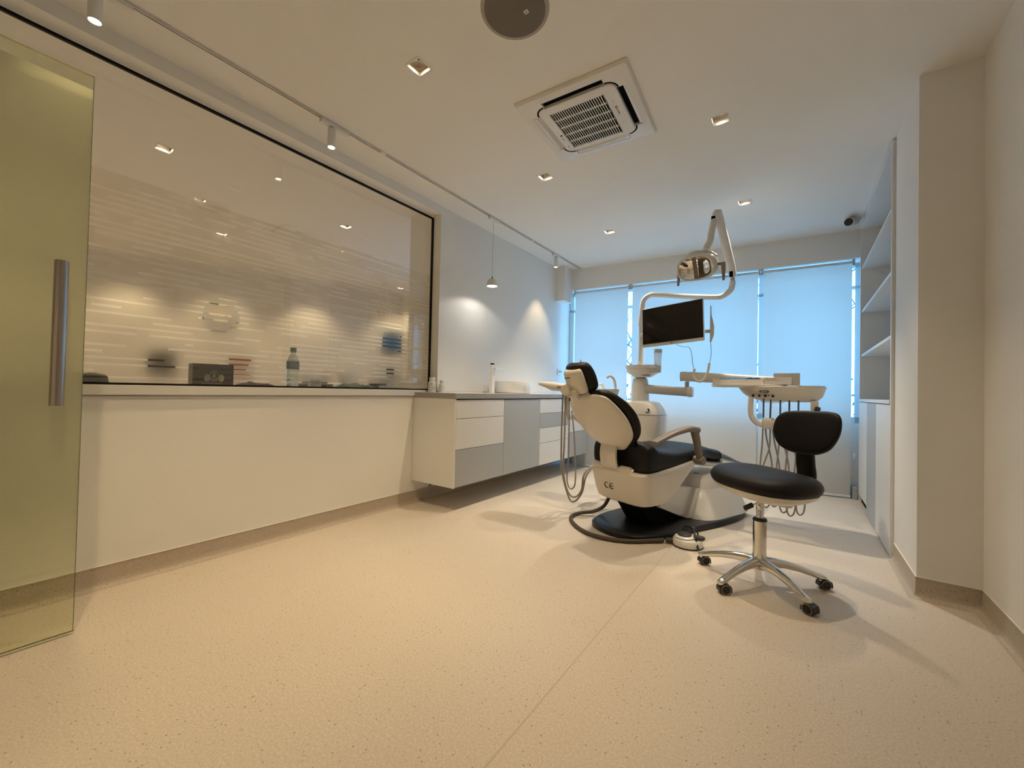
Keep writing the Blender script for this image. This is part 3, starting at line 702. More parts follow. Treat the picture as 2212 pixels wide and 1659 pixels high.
# lifting arm with its two covers and black bellows
f = B(); f.prism([(-0.42, 0.36), (-0.52, 0.255), (-0.30, 0.175), (-0.095, 0.308), (-0.08, 0.39)], -0.135, 0.135, 'x'); obj('lift_arm', f, 'plastic', ch, bevel=0.008)
f = B(); f.prism([(-0.305, 0.168), (-0.03, 0.06), (0.14, 0.06), (0.16, 0.262), (-0.09, 0.300)], -0.140, 0.140, 'x'); obj('arm_cover', f, 'plastic', ch, bevel=0.008)
f = B(); f.prism([(0.0, 0.050), (0.06, 0.045), (0.17, 0.262), (0.11, 0.27)], -0.175, 0.175, 'x'); obj('cover_rim', f, 'plastic', ch, bevel=0.005)
f = B(); f.prism([(-0.50, 0.235), (-0.36, 0.046), (0.0, 0.046), (-0.05, 0.07), (-0.30, 0.178)], -0.118, 0.118, 'x'); obj('bellows', f, 'void', ch, bevel=0.004)
# seat pan
f = B(); f.loft([rr(-0.570, -0.36, 0.20, 0.215, 5), rr(-0.585, -0.30, 0.235, 0.226, 5), rr(-0.603, -0.20, 0.256, 0.290, 5.5, tilt=.03), rr(-0.617, -0.09, 0.266, 0.355, 6, tilt=.08), rr(-0.628, 0.00, 0.272, 0.405, 6.5, tilt=.12), rr(-0.632, 0.07, 0.272, 0.434, 6.5, tilt=.12), rr(-0.622, 0.08, 0.264, 0.447, 6.5, tilt=.12)])
sh = obj('seat_pan', f, 'cream', ch)
f = B(); tn, r_o, r_i = 0.21, 0.023, 0.0178
def mk(x, z): return (-0.060 + x, -0.6112 + z * -0.0 + 0.21 * -(z) * 0.5, 0.322 + z)
for cx in (-0.022, 0.026):
    aa = [math.radians(52 + (308 - 52) * k / 14) for k in range(15)]
    po = [(cx + r_o * math.cos(a), r_o * math.sin(a)) for a in aa]; pi_ = [(cx + r_i * math.cos(a), r_i * math.sin(a)) for a in aa][::-1]
    f.loft([[tuple(Vector(mk(x, z)) + Vector((0, d, 0))) for x, z in po + pi_] for d in (0.004, -0.0012)])
f.loft([[tuple(Vector(mk(x, z)) + Vector((0, d, 0))) for x, z in ((0.006, -.0026), (0.038, -.0026), (0.038, .0026), (0.006, .0026))] for d in (0.004, -0.0012)])
t_ = obj('safety_mark', f, 'ink', sh, smooth=False)
for x in (-0.160, 0.085):
    f = B(); f.tube([(x - 0.060, -0.600, 0.448), (x - 0.035, -0.606, 0.458), (x + 0.035, -0.606, 0.458), (x + 0.060, -0.598, 0.448)], [0.020, 0.027, 0.027, 0.020], 20); obj('pivot_cap', f, 'cream', ch)
# seat and leg cushion in one piece
def sec(y, z0, z1, hw, p=3.6, n=40, dz=0.0):
    zc, hz = (z0 + z1) / 2, (z1 - z0) / 2
    return [(x, y, z) for x, z in ring(0, zc, hw, hz, n, p)]
f = B(); f.loft([sec(-0.575, .500, .585, .17, 2.6), sec(-0.588, .460, .625, .222, 3), sec(-0.57, .432, .655, .256, 3.8), sec(-0.51, .430, .660, .266, 4.4), sec(-0.44, .437, .622, .264, 4), sec(-0.25, .455, .592, .262, 4), sec(-0.05, .480, .602, .256, 4), sec(0.06, .492, .607, .240, 3.8), sec(0.14, .495, .606, .205, 3.4), sec(0.24, .483, .592, .172, 3.2), sec(0.38, .460, .562, .158, 3.2), sec(0.50, .442, .535, .150, 3.0), sec(0.54, .444, .525, .138, 2.6), sec(0.55, .460, .51, .10, 2.4)], sm=3)
obj('seat_cushion', f, 'leather', ch, ang=70)
f = B(); f.loft([sec(0.06, .455, .492, .20, 4), sec(0.20, .430, .482, .165, 4), sec(0.36, .405, .452, .142, 4), sec(0.5, .392, .435, .128, 4), sec(0.62, .395, .420, .11, 3)], sm=3); obj('leg_rest_shell', f, 'cream', ch)
f = B(); f.loft([sec(0.50, .438, .538, .156, 3.2), sec(0.57, .425, .516, .150, 3), sec(0.69, .405, .476, .142, 3), sec(0.82, .385, .430, .130, 2.8), sec(0.93, .378, .398, .118, 2.4), sec(0.95, .384, .392, .09, 2.2)], sm=3); obj('foot_cover', f, 'clearsheet', ch)
# backrest
A0 = Vector((-0.0, -0.600, 0.600)); AX = Vector((0, -0.63, 0.777)).normalized(); AN = Vector((0, 0.777, 0.63)).normalized()
BX = -0.025
def bsec(a, hw, n0, n1, p=2.8, curve=0.0, n=40):
    out = []
    for x, d in ring(0, (n0 + n1) / 2, hw, (n1 - n0) / 2, n, p):
        q = A0 + AX * a + AN * (d + curve * (x / max(hw, .01)) ** 2); out.append((x + BX, q.y, q.z))
    return out
f = B(); f.loft([bsec(a, w, n0, n1, 2.6, c) for a, w, n0, n1, c in ((-.005, .075, -.004, .014, 0), (.0, .10, -.014, .02, .004), (.04, .145, -.026, .022, .012), (.10, .205, -.036, .022, .022), (.17, .238, -.042, .022, .028), (.26, .248, -.044, .022, .03), (.35, .232, -.040, .022, .026), (.42, .205, -.032, .02, .020), (.465, .170, -.022, .018, .014), (.485, .12, -.01, .012, .006))], sm=3); obj('backrest_shell', f, 'cream', ch, ang=70)
f = B(); f.loft([bsec(a, w, n0, n1, 3.0, c) for a, w, n0, n1, c in ((-.02, .09, .02, .055, 0), (-.012, .13, .008, .075, .004), (.03, .175, .004, .09, .012), (.09, .225, .004, .094, .024), (.17, .258, .006, .096, .030), (.26, .268, .006, .096, .032), (.35, .250, .004, .092, .028), (.42, .220, .002, .080, .022), (.472, .180, .004, .068, .016), (.492, .12, .02, .05, .008))], sm=3); obj('backrest_cushion', f, 'leather', ch, ang=70)
# curved bracket from the back down to the seat pan
f = B()
path = [(-0.648, 0.640), (-0.662, 0.585), (-0.662, 0.53), (-0.648, 0.475), (-0.610, 0.440)]
f.loft([[(-0.108, y, z), (0.042, y, z), (0.042, y + 0.018, z + 0.004), (-0.108, y + 0.018, z + 0.004)] for y, z in [(p.x, p.y) for p in spline([(a, b_, 0) for a, b_ in path], 5)]]); obj('back_bracket', f, 'cream', ch, bevel=0.003, ang=60)
# headrest
HC = Vector((-0.055, -0.955, 1.075)); HX = Vector((0, -0.52, 0.854)).normalized(); HN = Vector((0, 0.854, 0.52)).normalized()
def hsec(a, hw, n0, n1, p=2.6, c=0.0, n=36):
    out = []
    for x, d in ring(0, (n0 + n1) / 2, hw, (n1 - n0) / 2, n, p):
        q = HC + HX * a + HN * (d + c * (x / max(hw, .01)) ** 2); out.append((x + HC.x, q.y, q.z))
    return out
f = B(); f.loft([hsec(a, w, n0, n1, 2.8, .018) for a, w, n0, n1 in ((-.105, .06, .03, .05), (-.10, .09, .015, .07), (-.07, .112, .002, .080), (0, .122, 0, .086), (.06, .116, 0, .084), (.095, .095, .006, .076), (.108, .06, .02, .06))], sm=3); obj('headrest_cushion', f, 'leather', ch, ang=70)
f = B(); f.loft([hsec(a, w, n0, n1, 2.8, .010) for a, w, n0, n1 in ((-.085, .05, -.03, .0), (-.08, .075, -.045, .01), (-.04, .085, -.05, .012), (.02, .09, -.042, .012), (.07, .085, -.03, .012), (.085, .07, -.012, .008))], sm=3); hs_ = obj('headrest_shell', f, 'cream', ch, ang=60)
f = B(); q = HC + HX * 0.045 - HN * 0.0415; f.obox(q - Vector((0.03, 0, 0)), (1, 0, 0), HX, HN, 0.022, 0.0015, 0.004); obj('shell_slot', f, 'ink', hs_, smooth=False)
f = B(); q = HC - HX * 0.045 - HN * 0.045
ka = Vector((.30, -.94, -.12)).normalized(); q1_ = q + Vector((-.060, -.012, .0)); f.cyl(q1_, q1_ + ka * .034, 0.040, 0.037, 36); f.cyl(q1_ - ka * .03 + Vector((.014, 0, -.008)), q1_ - ka * .002 + Vector((.014, 0, -.008)), 0.047, 0.045, 36); kb = obj('adjusting_knob', f, 'cream', ch, bevel=0.004)
f = B(); f.tube([q + Vector((0, 0, 0)), q + Vector((0, 0.03, -0.06)), A0 + AX * 0.47 + AN * 0.02], [0.034, 0.030, 0.030], 16); obj('headrest_joint', f, 'cream', ch)
f = B(); q2 = q + Vector((0.0, 0.012, -0.068)); f.cyl(q2 + Vector((-.02, -.030, 0)), q2 + Vector((-.026, -.036, 0)), 0.011, 0.011, 16); obj('joint_screw', f, 'ink', ch)
# armrest on the camera side
f = B(); arm = spline([(0.30, -0.095, 0.742), (0.30, -0.20, 0.752), (0.295, -0.36, 0.728), (0.29, -0.50, 0.690), (0.29, -0.575, 0.668)], 6)
f.loft([[(p.x + x, p.y, p.z + z) for x, z in ring(0, 0, w, h, 20, 2.6)] for p, w, h in [(p, 0.034 - 0.006 * abs(i / len(arm) - .4), 0.024 - 0.010 * i / len(arm)) for i, p in enumerate(arm)]]); obj('armrest_pad', f, 'taupe', ch, bevel=0.003)
f = B(); f.tube([(0.30, -0.125, 0.738), (0.30, -0.095, 0.66), (0.303, -0.06, 0.53)], [0.030, 0.027, 0.024], 16); obj('armrest_post', f, 'taupe', ch)
f = B(); f.cyl((0.258, -0.055, 0.518), (0.335, -0.055, 0.518), 0.030, 0.030, 28); obj('armrest_pivot', f, 'taupe', ch, bevel=0.003)
f = B(); f.tube([(-0.30, -0.125, 0.738), (-0.30, -0.095, 0.66), (-0.29, -0.06, 0.50)], [0.024, 0.023, 0.021], 16)
f.tube([(-0.30, -0.10, 0.742), (-0.30, -0.20, 0.75), (-0.30, -0.34, 0.73)], [0.022, 0.024, 0.014], 16); obj('armrest_far', f, 'taupe', ch)

# ================================================================ TREATMENT UNIT beside the chair
un = thing('dental_unit', 'white dental unit cabinet with basin and column standing behind the chair', 'dental unit', (-1.235, 3.85, 0))
def usec(z, x0, x1, y0, y1, p=4, n=44): return [(x, y, z) for x, y in ring((x0 + x1) / 2, (y0 + y1) / 2, (x1 - x0) / 2, (y1 - y0) / 2, n, p)]
f = B(); f.loft([usec(0.0, -.15, .14, -.14, .16, 5), usec(.30, -.16, .15, -.15, .17, 5), usec(.42, -.185, .200, -.18, .19, 4.5), usec(.60, -.195, .218, -.19, .20, 4.5), usec(.72, -.198, .226, -.195, .20, 4.5), usec(.80, -.20, .228, -.195, .20, 4.5)], sm=3)
obj('unit_body', f, 'plastic', un)
f = B(); f.loft([usec(.803, -.20, .228, -.195, .20, 4.5), usec(.850, -.20, .222, -.193, .20, 4.4), usec(.915, -.185, .175, -.175, .185, 4), usec(.930, -.15, .13, -.14, .15, 3.4)]); obj('unit_lid', f, 'plastic', un, bevel=0.003)
f = B()
f.loft([[(x, -0.1975, z) for x, z in ring(0.128, 0.832, 0.017, 0.0055, 14, 2)], [(x, -0.190, z) for x, z in ring(0.128, 0.832, 0.017, 0.0055, 14, 2)]])
ub = obj('maker_emblem', f, 'inkgrey', un, smooth=False)
f = B(); f.obox((0.140, -0.194, 0.851), (-0.45, 0, 0.89), (0, 1, 0), (.89, 0, .45), 0.013, 0.002, 0.0065); obj('emblem_leaf', f, 'ink', ub, smooth=False)
# column
f = B(); f.lathe([(0.0, .925), (0.082, .925), (0.082, .95), (0.076, 1.08), (0.066, 1.135), (0.045, 1.150), (0.0, 1.152)], n=36, cap=False); obj('column_collar', f, 'plastic', un)
f = B(); f.cyl((0, 0, 1.145), (0, 0, 1.30), 0.031); obj('column_tube', f, 'plastic', un)
# cuspidor bowl and its spouts, on the chair side of the cabinet
bw = Vector((-0.225, -0.31, 0))
f = B(); f.lathe([(0.03, .86), (0.06, .88), (0.105, .945), (0.125, 1.015), (0.128, 1.03), (0.122, 1.03), (0.115, 1.005), (0.09, .965), (0.04, .945), (0.0005, .942)], bw, n=44, cap=False); obj('spittoon_bowl', f, 'ceramic', un)
f = B(); f.loft([usec(.80, -.30, -.06, -.36, -.10, 3.5), usec(.90, -.30, -.06, -.36, -.10, 3.5), usec(.93, -.29, -.07, -.33, -.11, 3.2)]); obj('bowl_support', f, 'plastic', un)
f = B(); f.tube(spline([(-0.17, -0.20, .93), (-0.172, -0.20, 1.05), (-0.182, -0.215, 1.125), (-0.210, -0.24, 1.155), (-0.236, -0.255, 1.138)], 5), 0.0125, 12); obj('rinse_spout', f, 'greyplastic', un)
f = B(); f.tube(spline([(-0.265, -0.24, .93), (-0.268, -0.24, 1.03), (-0.280, -0.26, 1.075), (-0.305, -0.275, 1.07)], 5), 0.013, 12); obj('cup_filler', f, 'plastic', un)
f = B(); f.tube([(-0.352, -0.58, 1.285), (-0.356, -0.582, 1.245)], 0.006, 12); f.tube([(-0.356, -0.582, 1.245), (-0.375, -0.60, 1.0), (-0.25, -0.31, .955)], 0.003, 8); obj('indicator_pin', f, 'greyplastic', un)
# shelf bracket under the monitor
f = B(); f.loft([[(x, y, z) for x, y in ring(0.03, -0.03, w, d, 44, p)] for z, w, d, p in ((1.262, .150, .115, 3.2), (1.232, .150, .115, 3.2), (1.228, .142, .108, 3.2), (1.188, .130, .10, 3.4), (1.150, .070, .06, 3.0))]); obj('cup_shelf', f, 'plastic', un)
f = B(); f.loft([[(x, y, z) for x, y in ring(0.165, -0.06, w, w * .9, 28, 2.4)] for z, w in ((1.255, .042), (1.200, .042), (1.19, .036))]); obj('cup_holder', f, 'plastic', un)
f = B(); f.loft([[(x, y, z) for x, y in ring(0.065, -0.085, w, w * .5, 28, 2)] for z, w in ((1.172, .052), (1.1655, .050))]); obj('shelf_recess', f, 'void', un)
# arm that carries the instrument table
f = B(); lo = [(0.05, 1.039), (0.47, 1.022)]
f.loft([[(x, -0.01 + y, z + zz) for y, zz in ring(0, 0, 0.045, 0.042, 24, 3.2)] for x, z in ((0.02, 1.042), (0.12, 1.038), (0.44, 1.020))] , cap=True); obj('lower_arm', f, 'greyplastic', un, bevel=0.003)
f = B(); f.loft([[(x, -0.01 + y, z + zz) for y, zz in ring(0, 0, w, h, 24, 3.0)] for x, z, w, h in ((0.43, 1.021, .047, .047), (0.450, 1.020, .048, .048), (0.472, 1.019, .040, .042))]); obj('arm_end_cap', f, 'plastic', un, bevel=0.003)
f = B(); f.cyl((0.42, -0.01, 1.05), (0.42, -0.01, 1.113), 0.018); obj('arm_pivot', f, 'greyplastic', un)

# instrument table: swings on the pivot, so a thing of its own
dt = thing('instrument_table', 'white instrument delivery table on a long arm, its hoses hanging behind the stool', 'dental instrument table', (-0.10, 3.80, 0))
f = B(); f.loft([[(x, 0.03 + y, z + zz) for y, zz in ring(0, 0, 0.045, 0.043, 24, 3.2)] for x, z in ((-0.765, 1.158), (-0.745, 1.160), (-0.45, 1.142), (-0.06, 1.112))]); obj('upper_arm', f, 'cream', dt, bevel=0.003)
# table top: flat tray on the left, lipped bowl on the right
def tsec(z, x0, x1, y0, y1, p=3.4, n=60): return [(x, y, z) for x, y in ring((x0 + x1) / 2, (y0 + y1) / 2, (x1 - x0) / 2, (y1 - y0) / 2, n, p)]
f = B(); f.loft([tsec(1.066, -.49, .02, -.17, .13), tsec(1.072, -.50, .03, -.18, .14), tsec(1.086, -.50, .03, -.18, .14), tsec(1.088, -.49, .02, -.17, .13)]); obj('table_top', f, 'cream', dt, ang=50)
f = B(); f.loft([tsec(.958, -.12, .16, -.10, .08, 3), tsec(.962, -.15, .20, -.13, .11, 3), tsec(.995, -.24, .245, -.165, .15, 3.2), tsec(1.045, -.29, .262, -.180, .165, 3.2), tsec(1.068, -.30, .268, -.185, .17, 3.2), tsec(1.074, -.30, .266, -.183, .168, 3.2)], sm=3); tb = obj('table_body', f, 'cream', dt, ang=50)
f = B(); f.loft([tsec(1.072, .0, .255, -.175, .16, 3), tsec(1.080, -.005, .262, -.18, .165, 3), tsec(1.080, .01, .25, -.168, .155, 3), tsec(1.070, .02, .24, -.16, .145, 3)], cap=False); f.face([f.v(p) for p in tsec(1.0705, .015, .245, -.163, .15, 3)]); obj('bowl_rim', f, 'plastic', tb)
f = B(); f.box(-0.145, -0.085, -0.188, -0.180, 1.026, 1.040); pnl = obj('name_strip', f, 'bezel', tb, bevel=0.002)
f = B(); f.box(-0.136, -0.094, -0.1888, -0.1878, 1.0315, 1.0345); obj('strip_print', f, 'cream', pnl, smooth=False)
for x in (-0.190, -0.150, -0.110, -0.062):
    f = B(); f.tube([(x, -0.150, 1.004), (x + 0.004, -0.184, 0.999)], [0.008, 0.009], 14); obj('control_knob', f, 'blackplastic', tb)
f = B(); f.tube([(-0.086, -0.165, 1.003), (-0.086, -0.182, 1.002)], 0.004, 10); obj('control_knob', f, 'blackplastic', tb)
# curved bar and holder hub with hoses
f = B(); f.tube(spline([(-0.205, -0.12, .99), (-0.207, -0.13, .90), (-0.200, -0.135, .84), (-0.165, -0.14, .79), (-0.10, -0.14, .765)], 6), 0.0185, 18); obj('curved_bar', f, 'cream', dt)
f = B(); f.loft([[(x, -0.14 + y, z) for y, z in ring(0, 0.788, w, h, 24, 3.2)] for x, w, h in ((-0.128, .025, .032), (-0.118, .032, .042), (-0.02, .034, .042), (0.06, .034, .042), (0.07, .026, .034))]); obj('hose_holder', f, 'cream', dt, bevel=0.002)
f = B(); f.cyl((-0.058, -0.17, .822), (-0.058, -0.13, .822), 0.011); f.cyl((-0.058, -0.175, .80), (-0.063, -0.178, .748), 0.0035); obj('holder_clip', f, 'greyplastic', dt)
f = B(); f.obox((0.195, -0.12, .925), (1, 0, 0), (0, 1, 0), (0, 0, 1), 0.024, 0.03, 0.045); obj('handle_post', f, 'cream', dt, bevel=0.006)
f = B(); f.cyl((0.197, -0.158, .912), (0.225, -0.165, .906), 0.020); obj('handle_knob', f, 'dark', dt, bevel=0.003)
f = B(); f.lathe([(0.0005, .942), (.075, .945), (.085, .962), (0.0005, .966)], (-0.07, 0.06, 0), n=30); obj('drip_tray', f, 'cup', dt)
hx_ = (-0.120, -0.072, -0.012, 0.044, 0.100)
lows = ((-0.098, .135), (-0.045, .150), (0.015, .115), (0.060, .100), (0.118, .118))
for k, x in enumerate(hx_):
    f = B(); f.tube([(x, -0.135, .985), (x - 0.004 * (k == 1), -0.14, .83)], 0.0062, 10); obj('hose_upper', f, 'tubeblue', dt)
    lx, lz = lows[k]
    f = B(); pts = [(x - 0.002, -0.14, .75), (x - 0.008, -0.13, .60), (x - 0.020 if k != 1 else x - 0.05, -0.12, .42), (lx - 0.03, -0.11, lz + .13), (lx - 0.022, -0.10, lz + .03), (lx, -0.09, lz), (lx + 0.024, -0.07, lz + .04), (lx + 0.032, -0.05, lz + .2), (x + 0.052, -0.03, .48), (x + 0.018, -0.03, .66), (x + 0.006, -0.05, .78)]
    f.tube(spline(pts, 6), 0.0058, 10); obj('hose', f, 'tube', dt)
    hx2 = 0.115 + 0.026 * k; f = B(); f.tube([(hx2, -0.11, 1.079), (hx2 + 0.004, -0.02, 1.080), (hx2 + 0.01, 0.06, 1.082)], [0.0045, 0.007, 0.0055], 10); obj('handpiece', f, 'chrome', dt)

# assistant's holder, swung out on its own arm
asx = thing('assistant_console', 'beige assistant holder with looping hoses, left of the chair headrest', 'dental instrument holder', (-1.62, 3.10, 0))
f = B()
prof = [(-0.275, 1.072, 1.058, .035), (-0.265, 1.080, 1.050, .055), (-0.20, 1.083, 1.030, .07), (-0.14, 1.082, 1.005, .075), (-0.07, 1.072, 1.000, .075), (0.02, 1.060, 1.004, .075), (0.08, 1.052, 1.008, .07), (0.10, 1.046, 1.014, .05)]
f.loft([[(x, y, z) for y, z in ring(0, (a + c) / 2, w, (a - c) / 2, 24, 3)] for x, a, c, w in prof]); cs = obj('console_head', f, 'cream', asx, ang=60)
f = B(); f.obox((-0.02, -0.068, 1.036), (1, 0, 0), (0, 1, 0), (0, 0, 1), 0.045, 0.008, 0.012); obj('button_panel', f, 'beigegrip', cs, bevel=0.002)
f = B(); f.tube(spline([(-0.01, 0, 1.00), (-0.012, 0, .92), (0.0, 0, .83), (0.03, 0.0, .76)], 5), [0.019] * 16, 16); obj('holder_post', f, 'cream', asx)
f = B(); f.tube([(0.035, 0.02, .80), (0.18, 0.12, .66), (0.34, 0.42, .56)], 0.018, 14); obj('swing_arm', f, 'cream', asx)
loops = [((-0.035, -0.02, .99), (-0.030, .60), (-0.02, .33), (0.05, .11), (0.105, .085), (0.17, .17), (0.215, .33)),
         ((-0.005, -0.03, .99), (0.004, .60), (0.0, .33), (0.045, .16), (0.11, .125), (0.17, .19), (0.20, .34))]
for a in loops:
    p0_ = a[0]; f = B(); pts = [p0_] + [(x, p0_[1] - 0.02, z) for x, z in a[1:]] + [(0.26, 0.16, .42), (0.32, 0.42, .44)]
    f.tube(spline(pts, 7), 0.0075, 10); obj('suction_hose', f, 'tube', asx)
f = B(); f.tube(spline([(0.03, -0.03, .98), (0.045, -0.05, .80), (0.05, -0.06, .45), (0.04, -0.06, .28), (0.06, -0.06, .20), (0.095, -0.06, .195), (0.118, -0.06, .26), (0.112, -0.06, .48), (0.085, -0.05, .72), (0.062, -0.04, .84)], 7), 0.006, 10); obj('suction_hose', f, 'tube', asx)

# operating light on its bent pole
ol = thing('operating_light', 'white dental operating light with two handles on a bent pole above the monitor', 'dental lamp', (-1.235, 3.85, 1.302))
f = B(); f.cyl((0, 0, 0.0), (0, 0, .37), 0.024, 0.022, 24); obj('pole_lower', f, 'cream', ol)
f = B(); f.cyl((0, 0, .345), (0, 0, .425), 0.031); obj('pole_collar', f, 'plastic', ol)
f = B(); pp = spline([(0, 0, .37), (0.003, 0, .50), (0.018, 0, .585), (0.065, 0, .625), (0.13, 0, .628), (0.40, 0, .580), (0.640, 0, .545), (0.70, 0, .552), (0.752, 0, .590), (0.768, 0, .64), (0.769, 0, .665)], 7)
f.tube(pp, 0.0235, 20); obj('bent_pole', f, 'plastic', ol)
f = B(); f.cyl((0.770, 0, .665), (0.768, 0, .715), 0.017); obj('swivel_joint', f, 'greyplastic', ol)
f = B(); f.tube([(0.772, 0.0, .700), (0.757, -0.02, .80), (0.715, -0.09, 1.01), (0.672, -0.16, 1.215)], [0.031, 0.033, 0.034, 0.034], 22); obj('spring_arm', f, 'plastic', ol, bevel=0.002)
f = B(); f.obox((0.762, -0.036, .720), (1, 0, 0), (0, .97, .2), (0, -.2, .97), 0.014, 0.004, 0.024); obj('arm_slot', f, 'void', ol, bevel=0.002)
f = B(); f.tube([(0.672, -0.16, 1.215), (0.668, -0.168, 1.235)], [0.034, 0.030], 22); f.tube([(0.668, -0.165, 1.22), (0.652, -0.20, 1.16)], [0.030, 0.026], 18); obj('arm_knuckle', f, 'cream', ol)
f = B(); f.tube(spline([(0.655, -0.205, 1.165), (0.651, -0.225, 1.10), (0.640, -0.245, 1.02), (0.634, -0.255, .96), (0.612, -0.26, .91), (0.604, -0.27, .860)], 6), [0.022, 0.023, 0.024, 0.025] + [0.026] * 27, 18); obj('lamp_neck', f, 'cream', ol)
f = B(); f.obox((0.652, -0.232, 1.145), (1, 0, 0), (0, .95, .3), (0, -.3, .95), 0.015, 0.004, 0.022); obj('neck_slot', f, 'void', ol, bevel=0.002)
# head: rounded body pointing down and towards the near left
LC = Vector((0.555, -0.30, .742)); LD = Vector((-0.33, -0.87, -0.34)).normalized(); LX = Vector((0.93, -0.36, -0.06)); LX = (LX - LD * LX.dot(LD)).normalized(); LY = LD.cross(LX).normalized()
if LY.z < 0: LY = -LY
def lsec(d, w, h, p=2.4, n=40, up=0.0): return [tuple(LC + LD * d + LX * x + LY * (y + up)) for x, y in ring(0, 0, w, h, n, p)]
f = B(); f.loft([lsec(-.110, .05, .03, 2.2, up=.02), lsec(-.095, .10, .066, 2.3, up=.012), lsec(-.055, .145, .096, 2.5), lsec(0.0, .164, .106, 2.6), lsec(.035, .166, .105, 2.6), lsec(.052, .160, .100, 2.6), lsec(.053, .148, .088, 2.6), lsec(.045, .145, .085, 2.6)], sm=3, cap=False); f.face([f.v(p) for p in lsec(-.097, .04, .022, 2.2, up=.022)]); hd2 = obj('lamp_head', f, 'cream', ol, ang=50)
f = B(); f.loft([lsec(.046, .146, .086, 2.6), lsec(.034, .130, .074, 2.5), lsec(.018, .098, .054, 2.3), lsec(.010, .05, .027, 2.1), lsec(.008, .004, .002, 2)], cap=False); rf_ = obj('reflector', f, 'mirror', hd2, ang=80)
f = B(); q = LC + LD * .046 ; f.obox(q, LX, LY, LD, .016, .083, .004); obj('lamp_bridge', f, 'taupe', hd2, bevel=0.002)
f = B(); a1, a2 = LC + LD * -.04 + LY * .07, Vector((0.604, -0.27, .860))
for sgn, ex in ((-1, -.085), (1, .075)):
    f.tube(spline([tuple(a2 + Vector((0, 0, .0))), tuple(LC + LX * ex * .8 + LY * .115 - LD * .05), tuple(LC + LX * ex * 1.9 + LY * .055 - LD * .03)], 5), [0.022] * 6 + [0.014] * 5, 14)
obj('lamp_yoke', f, 'plastic', hd2)
for sgn in (-1, 1):
    f = B(); q0 = LC + LX * (sgn * .145) - LD * .0; q1 = LC + LX * (sgn * (.205 if sgn > 0 else .172)) - LY * (.012 if sgn > 0 else 0.0); q2 = q1 + Vector((0.004 * sgn, -0.01, -.130))
    f.tube([q0, q1], 0.012, 12); f.tube([q1 + Vector((0, 0, .012)), q1 + Vector((0, 0, -.02)), q2], [0.015, 0.0165, 0.009], 14); obj('lamp_handle', f, 'beigegrip', hd2)

# monitor clamped to the pole
mo = thing('monitor', 'flat black monitor with a pale lower edge, tilted on the unit pole', 'monitor', (-0.903, 3.64, 1.40))
MX = Vector((1, -0.02, 0)).normalized(); tl = math.radians(-4)
c, s = Vector((0.0, 0.0, 0.205)), 0
mx_ = Vector((math.cos(tl), 0.10, -math.sin(tl) * 0.0)); mx_ = Vector((0.985, -0.10, 0.065)).normalized(); mz_ = Vector((-0.075, 0.10, 1)); mz_ = (mz_ - mx_ * mz_.dot(mx_)).normalized(); my_ = mz_.cross(mx_).normalized()
f = B(); f.obox(c, mx_, my_, mz_, 0.262, 0.012, 0.178); mb = obj('monitor_case', f, 'plastic', mo, bevel=0.004)
f = B(); f.obox(c - my_ * 0.0125 + mz_ * 0.010, mx_, my_, mz_, 0.2575, 0.002, 0.1635); obj('bezel', f, 'bezel', mo, bevel=0.001)
f = B(); f.obox(c - my_ * 0.0147 + mz_ * 0.012, mx_, my_, mz_, 0.250, 0.0006, 0.155); obj('screen', f, 'screen', mo, smooth=False)
f = B(); q = c - my_ * 0.0122 - mz_ * 0.1665; f.cyl(q, q - my_ * 0.002, 0.007, 0.007, 20); obj('round_logo', f, 'inkgrey', mo)
f = B(); f.obox(c + my_ * 0.03, mx_, my_, mz_, 0.09, 0.02, 0.09); f.tube([c + my_ * 0.04, (-0.25, 0.10, .16), (-0.315, 0.185, .15)], 0.02, 12); obj('mount_arm', f, 'greyplastic', mo, bevel=0.003)
if (c - my_).y > c.y: pass
# plastic cup under the monitor
cp = thing('plastic_cup', 'frosted tall plastic cup standing under the monitor on the unit shelf', 'cup', (-1.06, 3.79, 1.256))
f = B(); f.lathe([(0.030, 0.0), (0.0355, 0.13), (0.0335, 0.13), (0.0285, 0.004), (0.0005, 0.004)], n=32, cap=False); f.lathe([(0.0005, 0), (0.030, 0)], n=32, cap=False); obj('cup_body', f, 'cup', cp)
f = B(); f.lathe([(0.037, 0.125), (0.037, 0.152), (0.0005, 0.153)], n=32, cap=False); obj('cup_band', f, 'greyplastic', cp)
# intra-oral camera wand in a clip at the screen edge, its cable looping down
wn_ = thing('camera_wand', 'slim white camera wand clipped to the right edge of the monitor, with a looping cable', 'dental camera', (-0.605, 3.65, 1.40))
f = B(); f.tube([(0.008, -0.01, .335), (0.010, -0.01, .335 - .08), (0.014, -0.01, .215), (0.020, -0.01, .16), (0.020, -0.01, .10), (0.010, -0.01, .035)], [0.004, 0.0055, 0.011, 0.0165, 0.016, 0.007], 16); obj('wand', f, 'cream', wn_)
f = B(); f.obox((-0.012, 0.0, .125), (1, 0, 0), (0, 1, 0), (0, 0, 1), 0.022, 0.012, 0.013); obj('wand_clip', f, 'greyplastic', wn_, bevel=0.002)
f = B(); f.tube(spline([(0.010, -0.01, .035), (0.016, -0.01, -.04), (0.012, -0.01, -.10), (0.002, -0.01, -.15)], 6), 0.0022, 8); f.tube(spline([(-0.108, -0.01, -.205), (-0.125, -0.01, -.14), (-0.135, -0.01, -.05), (-0.160, 0.0, .0), (-0.21, 0.02, .008), (-0.26, 0.03, .028), (-0.30, 0.03, .055)], 6), 0.0022, 8); obj('thin_cable', f, 'inkgrey', wn_)
